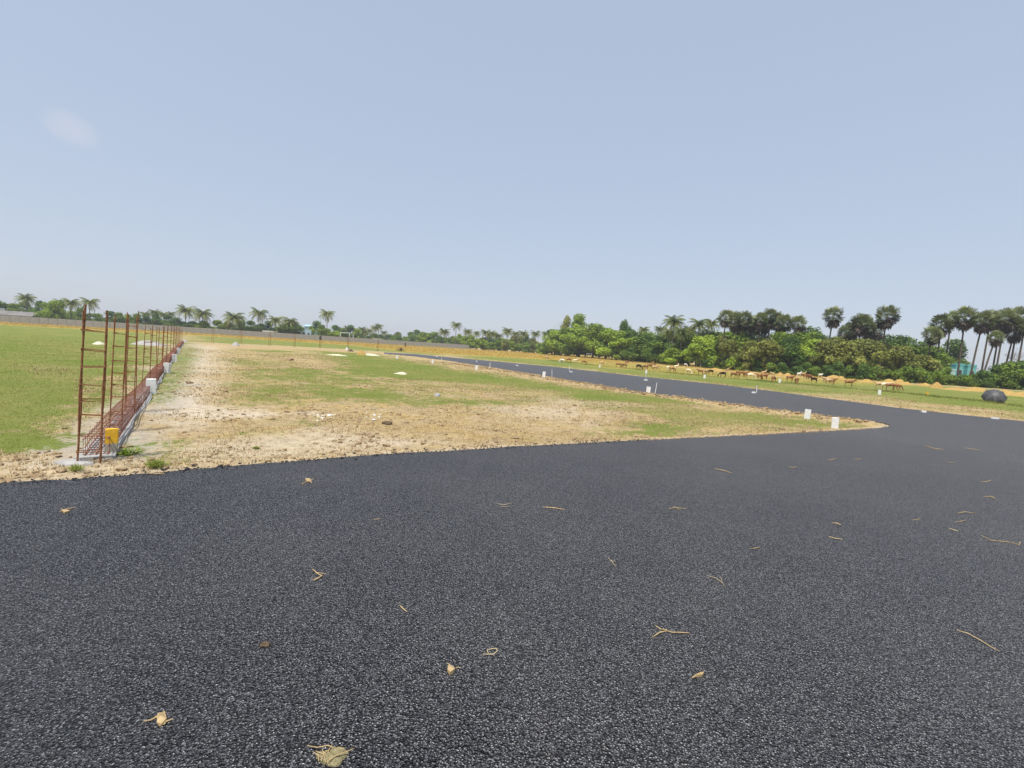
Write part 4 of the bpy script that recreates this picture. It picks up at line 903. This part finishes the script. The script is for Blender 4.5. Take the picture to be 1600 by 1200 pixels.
# far tree line beyond the wall: x 560 to 870
for px in np.arange(566, 860, 9.5):
    hor = 544.6 + (px - 800) * .0628; big = {True: 0, False: 0}[True]
    yt = hor - random.uniform(10, 20) + (0 if px > 640 else 4)
    if 645 < px < 685: yt = hor - random.uniform(15, 22)
    if px > 760: yt -= 5
    tree(float(px), yt, random.uniform(262, 300) if px < 720 else random.uniform(235, 262), random.uniform(16, 28), random.choice([1, 1, 3, 0] if px < 700 else [0, 1, 0, 3, 2]), None, 'far')
for px in np.arange(570, 870, 13):
    tree(float(px), 544.6 + (px - 800) * .0628 - random.uniform(8, 15), random.uniform(320, 350), 24, random.choice([1, 3]), None, 'far2')
for px in np.arange(735, 862, 11):
    tree(float(px), 544.6 + (px - 800) * .0628 - random.uniform(8, 13), random.uniform(225, 233), 20, random.choice([0, 1, 2]), None, 'far')
# trees behind the left wall
left = [(-6, 470, 175, 40, 3), (8, 474, 190, 36, 3), (22, 474, 185, 26, 1), (38, 472, 190, 28, 3), (62, 470, 178, 22, 3), (74, 470, 172, 26, 1), (84, 468, 170, 24, 0), (94, 469, 174, 20, 1), (126, 478, 200, 14, 1), (112, 484, 200, 20, 0), (140, 488, 200, 18, 1), (150, 488, 205, 22, 1), (172, 486, 205, 26, 3), (186, 488, 205, 18, 1), (200, 489, 208, 18, 0), (214, 490, 205, 20, 1),
 (243, 490, 208, 18, 3), (228, 492, 208, 18, 3), (262, 492, 210, 24, 3), (276, 496, 205, 24, 3), (300, 502, 205, 22, 3), (318, 502, 205, 24, 0), (340, 500, 208, 26, 1), (356, 502, 210, 22, 2), (376, 498, 212, 26, 1), (392, 501, 214, 26, 3), (408, 506, 212, 24, 3), (420, 502, 215, 26, 3), (436, 509, 215, 22, 1), (458, 502, 212, 34, 3), (444, 506, 215, 26, 1), (495, 502, 226, 26, 3), (502, 507, 212, 22, 1), (487, 507, 218, 10, 0), (512, 514, 224, 18, 0), (524, 508, 260, 22, 3), (536, 512, 262, 22, 1), (548, 508, 268, 22, 3), (558, 512, 262, 20, 1)]
for px, yt, Y, wp, kd in left: tree(px, yt, Y, wp * 1.25, kd, None, 'left')
for px in np.arange(104, 562, 10.5):
    tree(float(px + random.uniform(-4, 4)), 544.6 + (px - 800) * .0628 - random.uniform(5, 12), 202 + px * .06, 26, random.choice([1, 3, 3, 0]), None, 'leftlow')
lw = {'grove': 'in the dense grove behind the goats', 'far': 'in the far tree line behind the road', 'far2': 'in the rear rank of the far tree line', 'left': 'among the tall trees behind the grey wall', 'leftlow': 'low and bushy just behind the grey wall'}
for key in lw:
    g_ = sorted([q for q in tree_log if q[0] == key], key=lambda q: q[1])
    for i, (_, px, o, mi, Z) in enumerate(g_): tag(o, '%s tree %s, %s from the left' % (CN[mi], lw[key], ordn(i)), 'tree', 'trees ' + lw[key])
# pale bare tree at the right edge and one over the left of the grove
def bare_tree(px, yt, Y, label, seed):
    X, Z = at_depth(px, yt, Y); rd = random.Random(seed); mb = MB()
    def br(p0, d_, L, r_, dep):
        p1 = p0 + d_ * L; mb.tube([tuple(p0), tuple(p0.lerp(p1, .5) + Vector((rd.gauss(0, .06), rd.gauss(0, .06), 0)) * L), tuple(p1)], [r_, r_ * .8, r_ * .55], 5 if dep < 2 else 3, False)
        if dep < 5:
            for _ in range(3 if dep else 5): br(p1, (d_ + Vector((rd.gauss(0, .55), rd.gauss(0, .55), rd.gauss(.05, .3)))).normalized(), L * rd.uniform(.6, .8), r_ * .55, dep + 1)
    t_ = empty('bare_tree', (X, Y, 0)); MB().tube([(0, 0, -.1), (.05, 0, Z * .3)], [.22, .16], 8).build('trunk', M_TRUNK, t_)
    br(Vector((.05, 0, Z * .28)), Vector((0, 0, 1)), Z * .22, .10, 0); mb.build('crown', M_TRUNK, t_); tag(t_, label, 'tree'); return t_
bare_tree(1594, 541, 92, 'pale bare tree with fine twigs at the right frame side', 3)
bare_tree(888, 496, 192, 'pale thinly leaved tree rising over the left end of the grove', 5)

# coconut palms
def coco_mesh(seed, nf=24, L=3.2):
    rd = np.random.default_rng(seed); V = []; T = []
    for i in range(nf):
        a = i * 2.4 + rd.uniform(-.25, .25); el = 1.25 - 1.75 * (i / nf) + rd.uniform(-.12, .12); Lf = L * rd.uniform(.85, 1.1); tone = np.clip(.3 + .5 * (i / nf) + rd.normal(0, .15), 0, 1)
        p = np.array([0., 0, 0]); ns = 11; pts = [p.copy()]; e = el
        for k in range(ns):
            p = p + np.array([math.cos(a) * math.cos(e), math.sin(a) * math.cos(e), math.sin(e)]) * Lf / ns; pts.append(p.copy()); e -= .13 + .07 * k / ns
        side = np.array([-math.sin(a), math.cos(a), 0])
        for k in range(1, ns + 1):
            d_ = pts[k] - pts[k - 1]; d_ /= np.linalg.norm(d_)
            for h2 in (0, .5):
                q = pts[k - 1] * (1 - h2) + pts[k] * h2; LL = .85 * math.sin(min(1, (k + h2) / ns * .8 + .22) * math.pi) ** .6 + .12
                for sg in (-1, 1):
                    o_ = side * sg * .62 + d_ * .55 + np.array([0, 0, -.55]) + rd.normal(0, .12, 3); o_ /= np.linalg.norm(o_)
                    V += [q, q + d_ * .13, q + o_ * LL + d_ * .02]; T += [tone + rd.normal(0, .08)] * 3
            V += [pts[k - 1] + side * .035, pts[k - 1] - side * .035, pts[k]]; T += [.75] * 3
    V = np.array(V); return np_mesh('crown', V, np.arange(len(V)).reshape(-1, 3), M_COCO, False, dict(tone=np.clip(T, 0, 1)))
COCO = [coco_mesh(i, 22 + 3 * i, 3.1) for i in range(4)]
def palm_trunk(bend, matr, r0=.17, r1=.11, n=10, name='trunk'):
    return MB().tube([(bend * (k / n) ** 2, bend * .4 * math.sin(k / n * 3), k / n) for k in range(n + 1)], [r0 + (r1 - r0) * (k / n) ** .6 + (.09 if k == 0 else 0) for k in range(n + 1)], 8).mesh(name, matr, True)
def palm(name, px, yc, Y, crowns, rcrown_px, r_nat, label, group, bend=0, tm=M_TRUNK, r0=.17):
    X, Z = at_depth(px, yc, Y); Xb = X - bend; e = empty(name, (Xb, Y, 0)); tag(e, label, 'palm tree', group)
    mb = MB().tube([(bend * (k / 10) ** 1.5, 0, Z * k / 10 - (.15 if k == 0 else 0)) for k in range(11)], [r0 * (1.35 if k == 0 else 1 - .035 * k) for k in range(11)], 8); mb.build('trunk', tm, e, True)
    s_ = rcrown_px / FPX * Y / r_nat; o = link('crown', random.choice(crowns), e, (bend, 0, Z)); o.scale = (s_,) * 3; o.rotation_euler = (random.uniform(-.1, .1), random.uniform(-.1, .1), random.uniform(0, 6.28)); return e, s_, Z, bend
coc = [(41, 465, 180, 12, 0), (112, 472, 178, 12, .5), (94, 472, 182, 9, 0), (140, 471, 182, 13, 0), (228, 490, 215, 9, 0), (242, 487, 212, 8, 0), (255, 490, 220, 8, 0), (268, 489, 216, 7, 0), (290, 484, 205, 13, 0), (316, 489, 205, 14, 0), (366, 495, 205, 15, .3), (405, 488, 205, 14, 0), (431, 499, 208, 12, 0), (453, 502, 210, 12, 0), (511, 489, 212, 12, -.3),
 (524, 512, 265, 6, 0), (533, 513, 270, 6, 0), (543, 511, 268, 6, 0), (551, 513, 270, 6, 0), (566, 513, 275, 7, 0), (578, 515, 275, 6, 0), (586, 511, 270, 7, 0), (592, 508, 272, 7, 0), (571, 517, 275, 6, 0), (600, 518, 280, 6, 0), (621, 520, 300, 4, 0),
 (694, 517, 232, 9, 0), (713, 506, 236, 9, 0), (731, 517, 238, 8, 0), (745, 519, 240, 6, 0), (759, 518, 238, 9, 0), (769, 520, 238, 8, 0), (793, 516, 235, 9, 0), (806, 520, 238, 7, 0), (818, 520, 236, 8, 0), (837, 520, 235, 8, 0), (852, 520, 232, 7, 0), (780, 523, 240, 7, 0), (864, 524, 228, 7, 0),
 (1053, 502, 122, 17, 0), (1066, 518, 118, 14, 0), (1093, 505, 124, 15, 0), (1112, 504, 126, 13, 0), (1078, 515, 126, 13, 0), (1046, 518, 126, 13, 0), (1006, 514, 150, 9, 0), (1032, 513, 150, 10, 0)]
for i, (px, yc, Y, rp, bd_) in enumerate(coc):
    wh = 'behind the grey wall' if px < 620 else 'in the far tree line' if px < 870 else 'rising from the grove'
    palm('coconut_palm', px, yc + 2, Y, COCO, rp * 1.28, 2.75, 'feathery coconut palm %s, %s palm of its kind from the left' % (wh, ordn(sorted(q[0] for q in coc).index(px))), 'coconut palms', bd_)
# palmyra palms: stiff round heads of fans over a ball of dead leaves
def palmy_mesh(seed, nl=46):
    rd = np.random.default_rng(seed); V = []; T = []; V2 = []; T2 = []
    for i in range(nl + 12):
        a = i * 2.399 + rd.uniform(-.3, .3); el = rd.uniform(-1.3, -.7) if i >= nl else math.asin(np.clip(1.0 - 1.78 * (i + .5) / nl, -1, 1)); dead = el < -.62 or (el < .1 and rd.random() < .28)
        if dead and i < nl: el -= .25
        d_ = np.array([math.cos(a) * math.cos(el), math.sin(a) * math.cos(el), math.sin(el)]); L = rd.uniform(.8, 1.2) * (.85 if dead else 1)
        side = np.cross(d_, [0, 0, 1]); side /= np.linalg.norm(side) + 1e-6; up = np.cross(side, d_)
        tw = rd.uniform(-.7, .7); s2 = side * math.cos(tw) + up * math.sin(tw); u2 = np.cross(s2, d_); tone = np.clip(.25 + .35 * (math.sin(el) + .4) + rd.normal(0, .14), 0, 1)
        c_ = d_ * L; Vl, Tl = (V2, T2) if dead else (V, T)
        w_ = .035; Vl += [d_ * .1 - s2 * w_, d_ * .1 + s2 * w_, c_]; Tl += [.8] * 3
        nseg = 13
        for k in range(nseg):
            th = (k / (nseg - 1) - .5) * 3.6; th2 = th + 3.6 / nseg * .95; rl = rd.uniform(.85, 1.05) * (.95 - .18 * abs(th) / 1.8)
            fold = (-1) ** k * .06
            def pt(t_, r_): return c_ + (d_ * math.cos(t_) + s2 * math.sin(t_)) * r_ + u2 * (fold - .18 * r_ * r_ * (1 if el > 0 else .5)) + (np.array([0, 0, -.35]) * r_ * r_ if dead else 0)
            Vl += [c_, pt(th, rl * .72), pt((th + th2) / 2, rl), c_, pt((th + th2) / 2, rl), pt(th2, rl * .72)]; Tl += [tone + rd.normal(0, .05)] * 6
    V = np.array(V); V2 = np.array(V2)
    return (np_mesh('crown', V, np.arange(len(V)).reshape(-1, 3), M_PALMY, False, dict(tone=np.clip(T, 0, 1))),
            np_mesh('dead_leaves', V2, np.arange(len(V2)).reshape(-1, 3), M_DEAD, False, dict(tone=np.clip(T2, 0, 1))))
PY = [palmy_mesh(i, 46 + 4 * i) for i in range(4)]
pal = [(1134, 497, 104, 15, 0), (1148, 503, 108, 14, 0), (1162, 501, 104, 15, 0), (1175, 505, 108, 14, 0), (1189, 501, 102, 15, 0), (1204, 496, 106, 13, 0), (1196, 509, 110, 14, 0), (1180, 512, 112, 12, 0), (1224, 506, 100, 15, .3), (1214, 502, 106, 13, 0), (1247, 507, 98, 15, .4), (1156, 511, 112, 13, 0), (1302, 495, 96, 15.5, .5),
 (1321, 521, 100, 13, 0), (1345, 507, 96, 16, 0), (1353, 512, 100, 15, 0), (1367, 519, 100, 13, 0), (1332, 515, 102, 14, 0), (1386, 495, 90, 17.5, .3),
 (1456, 524, 88, 15, .2), (1471, 508, 90, 17, 0), (1508, 497, 88, 18, 0), (1486, 500, 92, 14, 0), (1536, 503, 88, 17, 1.0), (1556, 529, 86, 13, 1.5), (1548, 499, 90, 15, .4), (1571, 500, 90, 17, .5), (1585, 520, 90, 16, 1.0), (1592, 497, 90, 15, .4), (1602, 508, 88, 16, .4), (1563, 511, 92, 15, .4)]
for i, (px, yc, Y, rp, bd_) in enumerate(sorted(pal)):
    e, s_, Z, bb = palm('palmyra_palm', px, yc, Y, [PY[i % 4][0]], rp, 1.82, 'stiff round-headed fan palm with dead leaves below, %s of its kind from the left' % ordn(i), 'palmyra palms', bd_, M_BARK, .17)
    cr = [c_ for c_ in e.children if c_.name.startswith('crown')][0]; o = link('dead_leaves', PY[i % 4][1], e, cr.location); o.scale = cr.scale; o.rotation_euler = cr.rotation_euler; cr.rotation_euler = (random.uniform(-.22, .22), random.uniform(-.22, .22), random.uniform(0, 6.28)); q_ = random.uniform(.86, 1.12); o.rotation_euler = cr.rotation_euler; cr.scale = (s_ * .95 * q_, s_ * .95 * q_, s_ * 1.12 * q_); o.scale = cr.scale

# ------------------------------------------------------------------ buildings
def building(name, px0, px1, ytop, Y, depth, matr, label, nwin=3, roof='flat', ztop_extra=0, rm=None):
    X0, Z = at_depth(px0, ytop, Y); X1, _ = at_depth(px1, ytop, Y); w_ = X1 - X0; e = empty(name, ((X0 + X1) / 2, Y, 0)); tag(e, label, 'building')
    MB().box((0, depth / 2, Z / 2), (w_, depth, Z)).build('wall', matr, e)
    if roof == 'flat':
        mb = MB(); th = .15
        mb.box((0, .0 + th / 2 - .06, Z + .2), (w_ + .12, th, .4)).box((0, depth - th / 2 + .06, Z + .2), (w_ + .12, th, .4)).box((-w_ / 2 - .06 + th / 2, depth / 2, Z + .2), (th, depth - 2 * th + .1, .4)).box((w_ / 2 + .06 - th / 2, depth / 2, Z + .2), (th, depth - 2 * th + .1, .4)); mb.build('parapet', rm or matr, e)
    elif roof == 'gable':
        hw = w_ / 2 + .5; y0_, y1_ = -.6, depth + .6; zt = Z + depth * .16; mb = MB()
        mb.v += [(-hw, y0_, Z - .12), (hw, y0_, Z - .12), (hw, depth / 2, zt), (-hw, depth / 2, zt), (-hw, y1_, Z - .12), (hw, y1_, Z - .12)]
        mb.v += [(x_, y_, z_ - .1) for x_, y_, z_ in mb.v[:6]]
        mb.f += [(0, 1, 2, 3), (3, 2, 5, 4), (7, 6, 9, 8), (8, 9, 10, 11), (6, 7, 1, 0), (4, 5, 11, 10), (0, 3, 9, 6), (3, 4, 10, 9), (2, 1, 7, 8), (5, 2, 8, 11)]; mb.build('roof', rm, e)
    for i in range(nwin):
        xx = -w_ / 2 + w_ * (i + .5) / nwin; f = MB().box((xx, -.03, Z - 1.5), (1.1, .05, 1.2)).build('window', M_LIME, e); MB().box((xx, -.065, Z - 1.5), (.94, .03, 1.04)).build('pane', M_GLASS, f)
    return e
building('teal_house', 1494, 1506.5, 570.5, 101, 6, M_TEAL, 'teal house block left of the gap, seen over the shrubs between palms', 1)
building('teal_house', 1512.5, 1526, 572.5, 102, 6, M_TEAL, 'teal house block right of the gap, seen over the shrubs between palms', 1)
building('low_house', 1478, 1493.5, 578.5, 100, 5, M_CYAN, 'low pale cyan house left of the teal blocks', 1)
h_ = building('blue_house', 464, 486, 515.5, 216, 8, M_BLUE, 'pale blue house with white roof room behind the grey wall', 3)
building('roof_room', 476, 484, 509, 219, 4, M_LIME, 'white upper room with a pointed roof above the blue house', 0, 'gable', 0, M_BLUE)
building('long_shed', -80, 50, 485.8, 168, 9, M_ROOFSHADE, 'long open shed with grey sloping roof behind the far left wall', 0, 'gable', 0, M_ROOF)  # solid dark body paints the shaded space under the open roof
building('white_hut', 410, 427, 517.6, 200, 4, M_LIME, 'low white flat-roofed hut just over the wall below the palms', 0)
building('white_shed', 582, 595, 530.0, 225, 4, M_LIME, 'small white shed just over the wall before the far palms', 0)
# white frame behind the wall
fr = empty('post_frame', (0, 0, 0)); Yf = 205; xa, za = at_depth(532, 519.8, Yf); xb, zb = at_depth(546, 520.2, Yf); xc, zc = at_depth(552, 522.5, Yf + 6)
fr.location = (xa, Yf, 0); tag(fr, 'pale frame of posts and beams showing over the wall', 'frame')
for xx, yy, zz in ((0, 0, za), (xb - xa, 0, za), (xc - xa, 6, za)): MB().box((xx, yy, zz / 2), (.28, .28, zz)).build('post', M_LIME, fr)
MB().box(((xb - xa) / 2, 0, za + .13), (xb - xa + .4, .3, .26)).build('beam', M_LIME, fr); MB().box(((xb + xc) / 2 - xa, 3, za + .13), (.24, 5.6, .22), -math.atan2(xc - xb, 6)).build('beam', M_LIME, fr)
# small dark figure-like post before the wall
X, Y = at(633.5, 541.5); o = MB().tube([(0, 0, -.1), (0, 0, 1.0), (.05, 0, 1.5)], [.22, .25, .10], 7).build('tree_stump', M_BARK, None, True); o.location = (X, Y, 0); tag(o, 'dark stump standing against the far end of the grey wall', 'stump')

# ------------------------------------------------------------------ haze
hz, t, b = mat('haze'); t.nodes.clear(); out = N(t, 'ShaderNodeOutputMaterial'); pv = N(t, 'ShaderNodeVolumePrincipled')
pv.inputs['Color'].default_value = (.86, .91, 1.0, 1); pv.inputs['Density'].default_value = .0004; pv.inputs['Anisotropy'].default_value = 0.0
t.links.new(pv.outputs[0], out.inputs['Volume'])
o = MB().box((0, 0, 9.0), (6400, 6400, 22)).build('haze', hz); tag(o, 'thin pale haze hanging over the fields', None, None, 'stuff')
